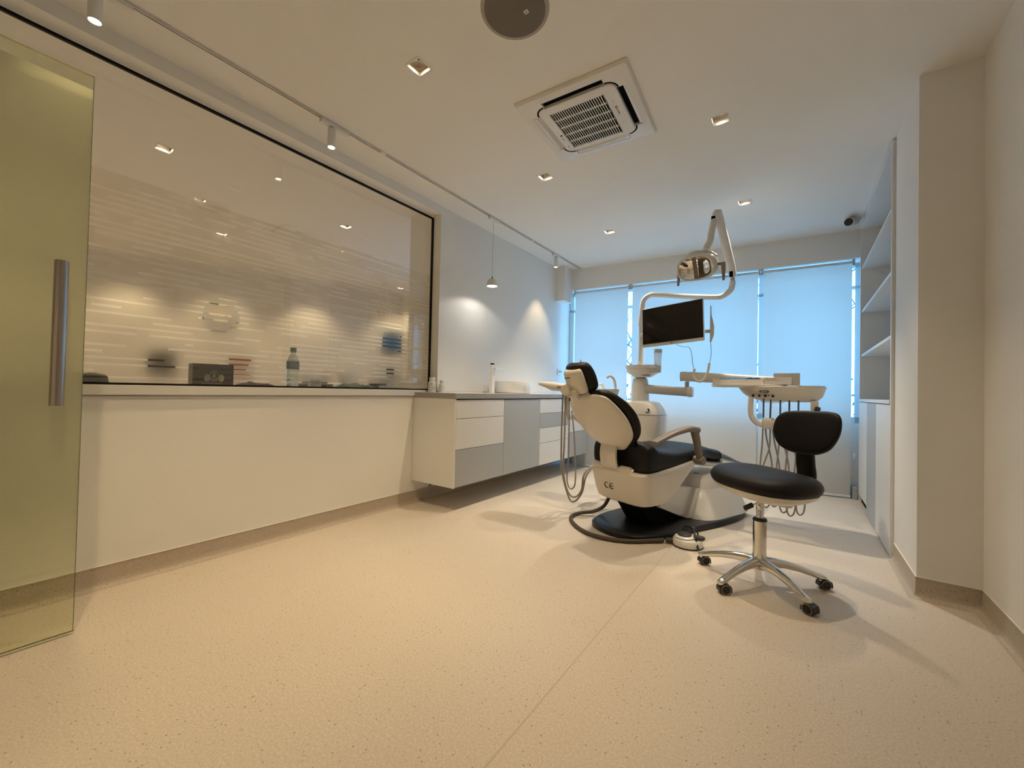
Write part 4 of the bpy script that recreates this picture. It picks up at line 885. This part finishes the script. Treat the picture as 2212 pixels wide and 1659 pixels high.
f = B(); f.tube(spline([(0.003, -0.01, -.14), (-0.006, -0.01, -.20), (-0.03, -0.01, -.265), (-0.065, -0.01, -.292), (-0.102, -0.01, -.275), (-0.118, -0.01, -.235), (-0.112, -0.01, -.20), (-0.106, -0.01, -.185)], 7), 0.0095, 12); obj('thick_cable', f, 'cream', wn_)

# things lying on the instrument table
def carton(name, label, x0, x1, y0, y1, z0, z1, m, rz=0.0):
    t = thing(name, label, 'box', ((x0 + x1) / 2, (y0 + y1) / 2, z0), rz); w, d = (x1 - x0) / 2, (y1 - y0) / 2
    f = B(); f.box(-w, w, -d, d, 0, z1 - z0); obj('carton', f, m, t, bevel=0.0015); return t
carton('flat_box', 'long low white cardboard box at the left end of the instrument table', -0.585, -0.225, 3.675, 3.835, 1.0885, 1.128, 'paper', 0.03)
t = carton('printed_box', 'white cardboard box with printed lines at the middle of the instrument table', -0.215, -0.045, 3.655, 3.80, 1.0885, 1.142, 'paper')
f = B(); f.box(-0.078, -0.070, -0.0735, -0.0728, 0.040, 0.044); obj('print_mark', f, 'ink', t, smooth=False)
f = B(); f.box(-0.066, -0.012, -0.0735, -0.0728, 0.0405, 0.0430); obj('print_line', f, 'inkgrey', t, smooth=False)
f = B(); f.box(-0.070, 0.006, -0.0735, -0.0728, 0.0285, 0.0310); obj('print_line', f, 'inkgrey', t, smooth=False)
carton('grey_box', 'grey box wrapped in clear film at the back of the instrument table', -0.165, 0.008, 3.82, 3.915, 1.0885, 1.182, 'carton')
t = thing('sterile_pouch', 'blue instrument pouch lying on the long low box on the instrument table', 'pouch', (-0.42, 3.75, 1.1285))
f = B(); n = 14; rows = []
for j in range(5):
    rows.append([(-0.12 + 0.29 * i / n, -0.045 + 0.022 * j, 0.003 + 0.005 * math.sin(i * 1.3 + j) ** 2 + (0.006 if i > 9 else 0)) for i in range(n + 1)])
V = [[f.v(p) for p in r] for r in rows]; V2 = [[f.v((p[0], p[1], p[2] - 0.003)) for p in r] for r in rows]
for j in range(4):
    for i in range(n): f.face((V[j][i], V[j][i + 1], V[j + 1][i + 1], V[j + 1][i])); f.face((V2[j][i], V2[j + 1][i], V2[j + 1][i + 1], V2[j][i + 1]))
for i in range(n): f.face((V[0][i], V2[0][i], V2[0][i + 1], V[0][i + 1])); f.face((V[4][i], V[4][i + 1], V2[4][i + 1], V2[4][i]))
for j in range(4): f.face((V[j][0], V[j + 1][0], V2[j + 1][0], V2[j][0])); f.face((V[j][n], V2[j][n], V2[j + 1][n], V[j + 1][n]))
obj('pouch_film', f, 'bluepouch', t)

# ================================================================ STOOL
SC = Vector((-0.1635, 2.555, 0))
st = thing('stool', 'black upholstered dental stool with chrome five-star base in the right foreground', 'stool', SC)
f = B(); f.lathe([(0.0, .075), (.032, .075), (.036, .085), (.036, .128), (.033, .135), (.0325, .135), (.0325, .330), (0.0, .330)], n=36, cap=False); obj('column', f, 'chrome', st)
f = B(); f.lathe([(.0, .329), (.034, .329), (.0345, .338), (.028, .345), (0.0, .345)], n=32, cap=False); obj('column_ring', f, 'blackplastic', st)
f = B(); f.lathe([(0.0, .34), (.0185, .34), (.0185, .388), (.0180, .389), (.0185, .390), (.0185, .424), (.0180, .425), (.0185, .426), (.0185, .478), (0.0, .478)], n=28, cap=False); obj('gas_spring', f, 'chrome', st)
for k in range(5):
    a = math.radians(25 + 72 * k); d = Vector((math.cos(a), math.sin(a), 0)); e = Vector((-d.y, d.x, 0))
    f = B(); R = []
    for r, zc, w, h in ((.018, .108, .024, .030), (.06, .110, .021, .026), (.12, .106, .018, .021), (.19, .092, .0165, .018), (.25, .074, .0165, .016), (.290, .060, .018, .015), (.312, .054, .016, .013), (.318, .054, .010, .009)):
        R.append([d * r + e * x + Vector((0, 0, zc + z)) for x, z in ring(0, 0, w, h, 20, 2.6)])
    f.loft(R); f.cyl(d * .298 + Vector((0, 0, .060)), d * .298 + Vector((0, 0, .040)), .013, .012, 16)
    leg = obj('base_leg', f, 'chrome', st, ang=60)
    g_ = math.radians((118, 150, 128, 122, 60)[k]) ; u_ = Vector((math.cos(g_), math.sin(g_), 0)); w_ = Vector((-u_.y, u_.x, 0))   # u_: wheel axle
    c = d * .298 - w_ * .012; c.z = .0255
    f = B()
    for sg in (-1, 1): f.cyl(c + u_ * (.007 * sg), c + u_ * (.023 * sg), .0255, .0245, 28)
    wh = obj('caster_wheels', f, 'dark', st, bevel=0.002)
    f = B()
    for sg in (-1, 1):
        R = [[c + u_ * (h * sg) + (w_ * math.cos(2 * PI * j / 28) + Vector((0, 0, 1)) * math.sin(2 * PI * j / 28)) * rr_ for j in range(28)] for h, rr_ in ((.0225, .0238), (.0242, .0235), (.0242, .0205), (.0228, .0200))]
        f.loft(R, cap=False)
    obj('wheel_ring', f, 'yellowring', wh)
    f = B(); P = [(-.030, .012), (-.028, .030), (-.012, .044), (.010, .046), (.026, .040), (.030, .026), (.030, .010), (.024, .010), (.018, .032), (-.010, .036), (-.022, .026), (-.024, .012)]
    f.loft([[c + u_ * h + w_ * (-px__) + Vector((0, 0, pz - .0255 + .002)) for px__, pz in P] for h in (-.024, .024)])
    f.cyl(d * .298 + Vector((0, 0, .036)), d * .298 + Vector((0, 0, .052)), .0075); obj('caster_hood', f, 'blackplastic', wh, bevel=0.0015)
    f = B(); f.cyl(c - u_ * .0248, c + u_ * .0248, .016, .016, 20); obj('wheel_hub', f, 'blackplastic', wh)
# seat: local frame, back of the stool towards bd
bd = Vector((0.552, 0.833, 0)).normalized(); sd = Vector((bd.y, -bd.x, 0))
so_ = Vector((0.014, 0.010, 0))
def ssec(z, w, d_, p=2.5, n=52, up=0.0, sh=0.0):
    out = []
    for x, y in ring(0, 0, w, d_, n, p):
        zz = z + up * ((x / .28) ** 2) * 0.0
        out.append(tuple(so_ + sd * x + bd * (y + sh) + Vector((0, 0, zz))))
    return out
# cushion as a displaced dome: dips across the middle, rises to the front left
def cush(z, w, d_, p, dip):
    out = []
    for x, y in ring(0, 0, w, d_, 56, p):
        t1 = 0.5 - 0.5 * (x / 0.30)      # 1 at the left side
        yy = y * (1 + 0.0 * t1)
        zz = z + dip * (0.030 * (x / .28) ** 2 - 0.016) + 0.022 * (-x / .50) + (0.010 * (y / .25) ** 2) * dip
        out.append(tuple(so_ + sd * x + bd * yy + Vector((0, 0, zz))))
    return out
f = B(); f.loft([cush(.516, .17, .16, 2.4, 0), cush(.513, .218, .200, 2.5, .0), cush(.519, .240, .218, 2.5, .1), cush(.538, .250, .228, 2.5, .2), cush(.556, .249, .226, 2.5, .3), cush(.578, .238, .214, 2.4, .5), cush(.592, .216, .190, 2.3, .7), cush(.601, .172, .148, 2.2, .9), cush(.604, .12, .09, 2.1, 1), cush(.603, .03, .02, 2, 1)], sm=3); obj('seat', f, 'leather', st, ang=80)
f = B(); f.loft([cush(.452, .10, .08, 2.6, 0), cush(.458, .16, .13, 2.5, 0), cush(.474, .195, .170, 2.5, 0), cush(.494, .226, .204, 2.5, 0), cush(.514, .238, .216, 2.5, 0), cush(.520, .224, .20, 2.5, 0)]); obj('seat_pan', f, 'cream', st, ang=80)
f = B(); f.loft([[tuple(so_ + sd * x + bd * y + Vector((0, 0, z))) for x, y in ring(0, 0, .07, .055, 24, 4)] for z in (.450, .472)]); obj('mount_plate', f, 'cream', st, bevel=0.003)
# backrest on its bent strap
BC = so_ + bd * .315 + sd * .022 + Vector((0, 0, .800))
def bk(z, w, t0, t1, tilt, cz=0.045):
    out = []
    for x, y in ring(0, 0, w, (t1 - t0) / 2, 44, 2.6):
        out.append(tuple(BC + sd * (x + 0.10 * z) + bd * (y + (t0 + t1) / 2 - cz * (x / .20) ** 2 + tilt * z) + Vector((0, 0, z + 0.004 * (x / .2)))))
    return out
f = B(); f.loft([bk(-.122, .05, .0, .022, .12), bk(-.116, .08, -.012, .034, .12), bk(-.090, .130, -.022, .040, .12), bk(-.05, .160, -.026, .042, .12), bk(.0, .178, -.027, .042, .12), bk(.05, .178, -.026, .040, .12), bk(.088, .165, -.022, .036, .12), bk(.112, .135, -.014, .030, .12), bk(.121, .08, -.002, .02, .12)], sm=3); obj('backrest', f, 'leather', st, ang=80)
f = B(); sp_ = spline([so_ + bd * .03 + Vector((0, 0, .452)), so_ + bd * .17 + Vector((0, 0, .452)), so_ + bd * .31 + Vector((0, 0, .478)), so_ + bd * .345 + Vector((0, 0, .545)), so_ + bd * .335 + Vector((0, 0, .62)), so_ + bd * .332 + Vector((0, 0, .70)), so_ + bd * .342 + Vector((0, 0, .78))], 6)
R = []
for i, p in enumerate(sp_):
    T = (sp_[min(i + 1, len(sp_) - 1)] - sp_[max(i - 1, 0)]).normalized(); Nn = T.cross(sd).normalized(); k = i / len(sp_)
    R.append([p + sd * x + Nn * y for x, y in ring(0, 0, .044 + .006 * math.sin(k * PI), .014 + .008 * math.sin(k * PI), 20, 3)])
f.loft(R); obj('back_support', f, 'leather', st, ang=60)
f = B(); p0 = so_ + Vector((.03, -.02, .466)); f.tube(spline([p0, p0 + Vector((-.04, -.025, -.012)), p0 + Vector((-.056, -.034, -.035)), p0 + Vector((-.072, -.048, -.045))], 5), .0042, 10); obj('lever_rod', f, 'cream', st)
f = B(); q = p0 + Vector((-.092, -.064, -.055)); f.obox(q, Vector((.74, .52, .42)).normalized(), Vector((-.5, .86, 0)), Vector((-.3, -.2, .93)).normalized(), .026, .008, .013); obj('lever_paddle', f, 'blackplastic', st, bevel=0.005)
f = B(); q = so_ + bd * .11 + sd * .045; f.lathe([(0, .405), (.030, .407), (.034, .416), (.030, .424), (.022, .428), (.022, .436), (0, .436)], q, n=18, cap=False); obj('tilt_knob', f, 'cream', st)
f = B(); f.lathe([(0, .43), (.013, .43), (.017, .437), (.013, .443), (.017, .449), (.013, .455), (0, .455)], q, n=18, cap=False); obj('tilt_spring', f, 'ink', st)

# ================================================================ FOOT CONTROL and its hose
fp = thing('foot_pedal', 'round white foot control with dark pedal on the floor beside the chair base', 'foot control', (-0.590, 2.865, 0))
f = B(); f.lathe([(0, 0), (.094, 0), (.096, .004), (.096, .008), (0, .008)], n=48, cap=False); obj('rubber_ring', f, 'dark', fp)
f = B(); f.lathe([(0, .008), (.093, .008), (.094, .012), (.090, .040), (.084, .048), (.070, .050), (0, .050)], n=48, cap=False); obj('pedal_body', f, 'plastic', fp)
f = B(); f.lathe([(0, .049), (.058, .050), (.062, .058), (.050, .066), (0, .068)], (-.018, -.004, 0), n=40, cap=False); obj('pedal_ring', f, 'plastic', fp)
f = B(); f.lathe([(0, .068), (.042, .068), (.044, .073), (.036, .078), (0, .080)], (-.018, -.004, 0), n=36, cap=False); obj('pedal_disc', f, 'dark', fp)
f = B(); f.loft([[(0.070 + x, .012 + y, z) for x, y in ring(0, 0, w, w * .7, 24, 2.4)] for z, w in ((.050, .030), (.064, .036), (.072, .030), (.074, .02))]); obj('side_button', f, 'tubedark', fp)
f = B(); f.tube(spline([(.055, .055, .05), (.045, .062, .088), (.01, .075, .105), (-.03, .09, .10), (-.045, .10, .07)], 6), .0055, 10); f.tube(spline([(-.03, .088, .10), (.02, .055, .10), (.045, .0, .075), (.070, -.055, .030), (.082, -.070, .012)], 6), .0065, 10); obj('lifting_handle', f, 'blackplastic', fp)
f = B(); f.tube([(-.088, -.036, .024), (-.125, -.052, .022)], .0155, 16); obj('hose_nut', f, 'tubedark', fp)
hz = thing('pedal_hose', 'thick dark hose curving over the floor from the chair to the foot control', 'hose', (-1.1, 2.8, 0))
pts = [(-.728, 2.805, .020), (-.80, 2.745, .0165), (-.93, 2.640, .0155), (-1.10, 2.600, .0155), (-1.26, 2.655, .0155), (-1.40, 2.785, .0155), (-1.455, 2.900, .016), (-1.43, 3.00, .020), (-1.33, 3.03, .045), (-1.25, 3.045, .10), (-1.20, 3.07, .20), (-1.15, 3.12, .27)]
f = B(); f.tube(spline([(x + 1.1, y - 2.8, z) for x, y, z in pts], 9), .0138, 16); obj('hose_sleeve', f, 'tubedark', hz)

# ================================================================ FLOATING CABINETS along the left wall
XF = -2.252; ZT, ZB = 0.918, 0.200
mods = [(2.392, 3.040, [('cab_white', .760, .912), ('cab_white', .507, .756), ('cab_grey', .203, .503)], 'floating cabinet nearest the camera, two white drawers above a grey one'),
        (3.040, 3.688, [('cab_grey', .203, .912)], 'floating cabinet with a single tall grey door, below the basin'),
        (3.688, 4.336, [('cab_white', .760, .912), ('cab_grey', .602, .756), ('cab_white', .440, .598), ('cab_white', .203, .436)], 'floating cabinet with four drawers, left of the assistant hoses'),
        (4.336, 4.885, [('cab_white', .505, .912), ('cab_grey', .203, .501)], 'floating cabinet nearest the window, white over grey, behind the headrest')]
for y0, y1, fr_, lab in mods:
    t = thing('floating_cabinet', lab, 'cabinet', (XF, y0, 0), 0, 'floating cabinets along the left wall')
    f = B(); f.box(XS - XF + .002, -0.020, 0.0005, y1 - y0 - 0.0005, ZB, ZT); obj('cabinet_body', f, 'cab_white', t, smooth=False)
    f = B(); f.box(-0.0215, -0.0195, 0.004, y1 - y0 - 0.004, ZB + .002, ZT - .002); obj('shadow_gap', f, 'void', t, smooth=False)
    for m_, z0, z1 in fr_:
        f = B(); f.box(-0.019, 0.0, 0.0015, y1 - y0 - 0.0015, z0, z1); obj('door' if len(fr_) == 1 else 'drawer', f, m_, t, bevel=0.0012)
t = thing('end_panel', 'cream side panel closing the near end of the floating cabinets', 'panel', (XF, 2.392, 0))
f = B(); f.box(XS - XF + .002, 0.0, -0.019, -0.0005, ZB - .002, ZT + .003); obj('side_board', f, 'cab_white', t, bevel=0.0012)
t = thing('worktop', 'long white-topped worktop with a grey edge above the floating cabinets', 'worktop', (XF, 2.372, 0))
f = B(); f.box(XS - XF + .002, 0.008, 0.0, .195, .922, .9655); f.box(XW - XF + .001, 0.008, .196, 2.512, .922, .9655); obj('slab', f, 'counter', t, smooth=False)
f = B(); f.box(XS - XF + .002, 0.0078, 0.0002, .1955, .9656, .9672); f.box(XW - XF + .001, 0.0078, .1955, 2.512, .9656, .9672); f.box(XW - XF + .001, XW - XF + .011, .20, 2.512, .9672, .983); obj('work_surface', f, 'countertop', t, smooth=False)
f = B(); f.box(XS - XF + .03, -0.004, 0.004, 2.51, .9183, .9219); obj('grip_shadow_strip', f, 'void', t, smooth=False)

bs = thing('wash_basin', 'round white ceramic basin sitting on the worktop beside the tap', 'basin', (-2.452, 3.46, .9675))
f = B(); f.lathe([(0, 0), (.172, 0), (.186, .010), (.192, .03), (.195, .118), (.193, .124), (.188, .124), (.184, .115), (.172, .03), (.12, .018), (0, .016)], n=64, cap=False); obj('bowl', f, 'ceramic', bs)
f = B(); f.lathe([(0, .0165), (.02, .0165), (.021, .019), (0, .020)], n=20, cap=False); obj('drain_cap', f, 'chrome', bs)
tp = thing('basin_tap', 'tall white square basin tap standing left of the round basin', 'tap', (-2.500, 3.160, .9675))
f = B(); f.box(-.020, .020, -.020, .020, 0, .285); obj('tap_body', f, 'ceramic', tp, bevel=0.003)
f = B(); f.obox((.02, .085, .243), (.97, .24, 0), (-.24, .97, 0), (0, 0, 1), .014, .105, .0105); obj('tap_spout', f, 'ceramic', tp, bevel=0.002)
f = B(); f.box(-.014, .014, -.014, .014, .286, .298); obj('tap_neck', f, 'void', tp, smooth=False)
f = B(); f.box(-.020, .020, -.020, .110, .299, .308); obj('tap_lever', f, 'ceramic', tp, bevel=0.002)

def pill(x, y, s, label):
    t = thing('medicine_bottle', label, 'bottle', (x, y, .9675), 0.6, 'small white bottles at the wall corner')
    f = B(); f.lathe([(0, 0), (.031 * s, 0), (.033 * s, .004), (.033 * s, .078 * s), (.028 * s, .092 * s), (.022 * s, .097 * s), (0, .097 * s)], n=32, cap=False); bt = obj('bottle_body', f, 'plastic', t)
    f = B(); f.lathe([(0, .098 * s), (.0245 * s, .098 * s), (.0245 * s, .124 * s), (.022 * s, .127 * s), (0, .127 * s)], n=32, cap=False); obj('screw_cap', f, 'plastic', t)
    f = B(); rnd = random.Random(int(x * -1000))
    for k in range(14):
        a = -PI * .95 + rnd.random() * PI; z = (.018 + .009 * (k % 7)) * s; r = .0334 * s
        f.loft([[(r * math.cos(b_), r * math.sin(b_), zz) for zz in (z, z + .004 * s)] + [((r + .0004) * math.cos(b_), (r + .0004) * math.sin(b_), zz) for zz in (z + .004 * s, z)] for b_ in (a, a + .12, a + .25 + .2 * rnd.random())])
    obj('label_print', f, 'inkgrey', bt, smooth=False)
pill(-2.690, 2.532, 1.05, 'larger white medicine bottle at the corner where the glass ends')
pill(-2.612, 2.580, .86, 'smaller white medicine bottle right beside the larger one')

so2 = thing('power_socket', 'white double power socket on the wall left of the headrest', 'socket', (XW, 4.845, 1.268))
f = B(); f.box(0.0005, .012, -.058, .058, -.045, .045); obj('socket_plate', f, 'plastic', so2, bevel=0.003)
f = B()
for y in (-.022, .022): f.cyl((.0118, y, 0), (.0126, y, 0), .018, .018, 20)
for y in (-.022, .022):
    f = B(); f.cyl((.0118, y, 0), (.0130, y, 0), .0165, .0165, 20); obj('outlet', f, 'inkgrey', so2)

# ================================================================ BUILT-IN CUPBOARD on the right
cb = thing('built_in_cupboard', 'tall white built-in cupboard with open shelves above doors, right of the window', 'cupboard', (0.475, 3.465, 0))
X1 = 0.375; YE = 1.60
f = B(); f.box(0.0, X1, 0.0, 0.028, 0.001, 2.655); obj('side_panel', f, 'cab_white', cb, bevel=0.001)
f = B(); f.box(0.0, X1, YE, YE + 0.022, 0.001, 2.655); obj('side_panel', f, 'cab_white', cb, bevel=0.001)
f = B(); f.box(X1 - 0.012, X1, 0.028, YE, 0.001, 2.655); obj('back_panel', f, 'cab_white', cb, smooth=False)
f = B(); f.box(0.0, X1 - .012, 0.028, YE, 2.625, 2.655); obj('top_board', f, 'cab_white', cb, smooth=False)
for z in (2.245, 1.825, 1.405):
    f = B(); f.box(0.012, X1 - .012, 0.028, YE, z - .011, z + .011); obj('shelf', f, 'cab_white', cb, bevel=0.001)
f = B(); f.box(-0.004, X1 - .012, 0.028, YE, .965, .990); obj('counter_board', f, 'cab_white', cb, bevel=0.001)
f = B(); f.box(0.03, X1 - .012, 0.028, YE, .001, .06); f.box(0.03, X1 - .02, .03, YE - .002, .062, .962); obj('carcass', f, 'cab_white', cb, smooth=False)
f = B(); f.box(0.02, 0.029, 0.03, YE - .002, .018, .960); obj('door_gap', f, 'void', cb, smooth=False)
for y0, y1, m_, z0 in ((0.031, .590, 'cab_white', .012), (.594, 1.085, 'cab_grey', .012), (1.089, YE - .004, 'cab_white', .085)):
    f = B(); f.box(0.0, 0.019, y0, y1, z0, .960); obj('cupboard_door', f, m_, cb, bevel=0.001)
f = B(); f.cyl((.045, 1.3, .001), (.045, 1.3, .06), .014); obj('cupboard_foot', f, 'dark', cb)

# ================================================================ ON THE SILL, behind the film
SZ = 0.9852
def carton2(name, label, cat, x, y, w, d, h, m, rz=0.0):
    t = thing(name, label, cat, (x, y, SZ), rz); f = B(); f.box(-w, w, -d, d, 0, h); obj('carton', f, m, t, bevel=0.001); return t
t = carton2('respirator_box', 'black cardboard box printed with a grey respirator, on the sill behind the film', 'box', -2.838, 0.905, .060, .098, .130, 'blackcard', -0.12)
f = B(); f.box(.0601, .0610, -.0975, .0975, 0.001, .028); obj('red_band', f, 'maroon', t, smooth=False)
f = B(); f.box(.0611, .0616, -.055, .040, .0145, .0165); obj('band_print', f, 'cream', t, smooth=False)
f = B()
f.loft([[(xx, y, z) for y, z in ring(.002, .060, .023, .031, 28, 2.2)] for xx in (.0602, .0650)])
obj('printed_mask', f, 'inkgrey', t)
f = B(); f.loft([[(xx, y, z) for y, z in ring(.002, .064, .020, .020, 28, 2.2)] for xx in (.0652, .0656)]); obj('mask_visor', f, 'ink', t)
f = B(); f.loft([[(xx, y, z) for y, z in ((-.006, .052), (.010, .052), (.002, .086))] for xx in (.0658, .0666)]); obj('mask_nose', f, 'sage', t, smooth=False)
for y in (-.031, .036):
    f = B(); f.loft([[(xx, y + a, .048 + b_) for a, b_ in ring(0, 0, .014, .021, 24, 2)] for xx in (.0652, .0680)]); obj('mask_filter', f, 'sage', t)
t = thing('black_pouch', 'black rounded pouch on the sill right beside the glass door edge', 'pouch', (-2.85, 0.405, SZ))
f = B(); f.loft([[(x, y, z) for x, y in ring(0, 0, w, d, 28, 2.8)] for z, w, d in ((0, .05, .06), (.008, .058, .068), (.040, .055, .062), (.052, .040, .045))]); obj('pouch_body', f, 'black', t)
f = B(); f.tube(spline([(.045, -.05, .046), (.048, 0, .056), (.045, .05, .046)], 6), .003, 8); obj('pouch_zip', f, 'cream', t)
def sheet(name, label, cat, y, w, d, m, x=-2.93, z=0, rz=0.2):
    t = thing(name, label, cat, (x, y, SZ + z), rz); f = B(); f.box(-w, w, -d, d, 0, .0035); obj('sheet', f, m, t, smooth=False); return t
sheet('red_folder', 'dark red folder lying flat on the sill between pouch and respirator box', 'folder', 0.60, .10, .105, 'maroon')
sheet('paper_sheet', 'white papers lying on the red folder on the sill', 'papers', 0.585, .07, .075, 'paper', z=.0042, rz=-.2)
pb = thing('water_bottle', 'clear plastic bottle with an olive cap and blue band on the sill', 'bottle', (-2.835, 1.375, SZ))
f = B(); f.lathe([(0, 0), (.036, 0), (.039, .008), (.034, .03), (.039, .045), (.034, .06), (.039, .075), (.034, .09), (.039, .105), (.039, .170), (.030, .205), (.014, .235), (.014, .245), (0, .245)], n=32, cap=False); obj('bottle_body', f, 'petblue', pb)
f = B(); f.lathe([(.0395, .128), (.0402, .130), (.0402, .180), (.0385, .182)], n=32, cap=False); obj('bottle_label', f, 'bluelabel', pb)
f = B(); f.lathe([(0, .243), (.019, .243), (.020, .275), (0, .278)], n=24, cap=False); obj('bottle_cap', f, 'greenbottle', pb)
def rag(name, label, y, w, h, m, seed):
    t = thing(name, label, 'cloth', (-2.86, y, SZ)); f = B(); n, k = 22, 9; g_ = []
    for j in range(k):
        r = []
        for i in range(n):
            u_, v_ = i / (n - 1), j / (k - 1); e = math.sin(PI * u_) ** .6 * math.sin(PI * v_) ** .6
            z = .002 + h * e * (0.45 + 0.9 * abs(noise.noise(Vector((u_ * 4 + seed, v_ * 3, seed))))) 
            r.append(f.v((-.07 + .14 * v_, -w + 2 * w * u_, z)))
        g_.append(r)
    for j in range(k - 1):
        for i in range(n - 1): f.face((g_[j][i], g_[j][i + 1], g_[j + 1][i + 1], g_[j + 1][i]))
    o = obj('cloth_fold', f, m, t); md = o.modifiers.new('thick', 'SOLIDIFY'); md.thickness = .002; md.offset = 1; return t
rag('dark_cloth', 'crumpled dark cloth on the sill between the respirator box and the bottle', 1.155, .115, .038, 'darkcloth', 3.0)
rag('green_cloth', 'crumpled grey-green cloth on the sill right of the bottle', 1.87, .17, .060, 'cloth', 8.0)
rag('blue_cloth', 'flat blue-grey cloth at the far end of the sill', 2.28, .16, .018, 'cloth', 5.0)
t = thing('storage_jar', 'olive glass jar on the sill between bottle and green cloth', 'jar', (-2.86, 1.55, SZ))
f = B(); f.lathe([(0, 0), (.034, 0), (.037, .005), (.037, .050), (.03, .056), (0, .056)], n=28, cap=False); obj('jar_body', f, 'sage', t)
f = B(); f.lathe([(0, .057), (.032, .057), (.032, .070), (0, .071)], n=28, cap=False); obj('jar_lid', f, 'cream', t)
for k, (y, h, w, m_, lab) in enumerate(((1.51, .03, .03, 'blackplastic', 'small black case on the sill beside the olive jar'), (1.70, .032, .034, 'blackcard', 'small black carton on the sill left of the green cloth'), (2.13, .045, .022, 'blackcard', 'short dark carton on the sill right of the green cloth'))):
    carton2('small_carton', lab, 'box', -2.98, y, .04, w, h, m_)

# ================================================================ FAR WALL of the next room
def on_far(name, label, cat, s, z, w, h, m, d=0.012, group=None):
    p = beyond(s, 0.0); t = thing(name, label, cat, (p.x, p.y, z), math.atan2(fnor.y, fnor.x), group)    # local x points off the wall
    f = B(); f.box(0.001, d, -w, w, -h, h); obj('board', f, m, t, smooth=False); return t
sg = thing('round_sign', 'round grey sign with dark marks on the far wall, seen between the film stripes', 'sign', (beyond(-.70, 0).x, beyond(-.70, 0).y, 1.995), math.atan2(fnor.y, fnor.x))
f = B(); f.loft([[(x, y, z) for y, z in ring(0, 0, .205, .215, 48, 2)] for x in (.002, .03)]); obj('disc', f, 'cab_grey', sg)
f = B(); f.loft([[(x, y, z) for y, z in ring(0, .02, .15, .14, 6, 2)] for x in (.031, .036)]); obj('pale_hexagon', f, 'cream', sg, smooth=False)
for y, z, w, h in ((-.08, .13, .05, .02), (-.04, .12, .008, .03), (.0, .12, .025, .008), (.06, .11, .04, .02), (-.10, .04, .012, .02), (.02, .03, .07, .006), (.09, .02, .02, .012), (-.03, -.04, .012, .02), (.06, -.04, .012, .02)):
    f = B(); f.box(.037, .039, y - w, y + w, z - h, z + h); obj('sign_mark', f, 'ink', sg, smooth=False)
on_far('blue_picture', 'blue picture hanging on the far wall at the right, seen through the film', 'picture', 1.78, 1.80, .20, .20, 'bluewall', .02)
on_far('notice_board', 'dark notice board on the far wall left of the respirator box', 'board', -1.33, 1.27, .14, .16, 'blackcard', .03)
t = on_far('printed_notice', 'notice with rust-brown print on the far wall right of the respirator box', 'notice', -.45, 1.22, .17, .20, 'paper', .006)
for k in range(5):
    f = B(); f.box(.0062, .0080, -.14, .13 - .03 * (k % 3), .125 - .07 * k, .155 - .07 * k); obj('print_row', f, 'orangeprint', t, smooth=False)
for k, (s, z) in enumerate(((.42, 1.10), (.66, 1.10), (1.02, 1.13), (1.72, 1.28), (1.98, 1.26), (1.60, 1.02), (1.95, 1.00))):
    on_far('wall_clutter', ('small dark box on the far wall shelf line, %s' % ('just right of the sill bottle', 'a little right of the first', 'above the green cloth', 'below the blue picture, left', 'below the blue picture, right', 'low at the far end, left', 'low at the far end, right')[k]), 'box', s, z, .06, .05, 'blackcard', .05)
for k, (s, z) in enumerate(((0.54, 1.02), (1.75, 1.16))):
    p = beyond(s, 0.0); t = thing('wall_shelf', 'thin %s shelf on the far wall behind the film' % ('long white', 'short grey')[k], 'shelf', (p.x, p.y, z), math.atan2(fnor.y, fnor.x))
    f = B(); f.box(0.001, .14, -.45 + .05 * k, .45 - .05 * k, -.01, .01); obj('shelf_board', f, ('cab_white', 'cab_grey')[k], t, smooth=False)
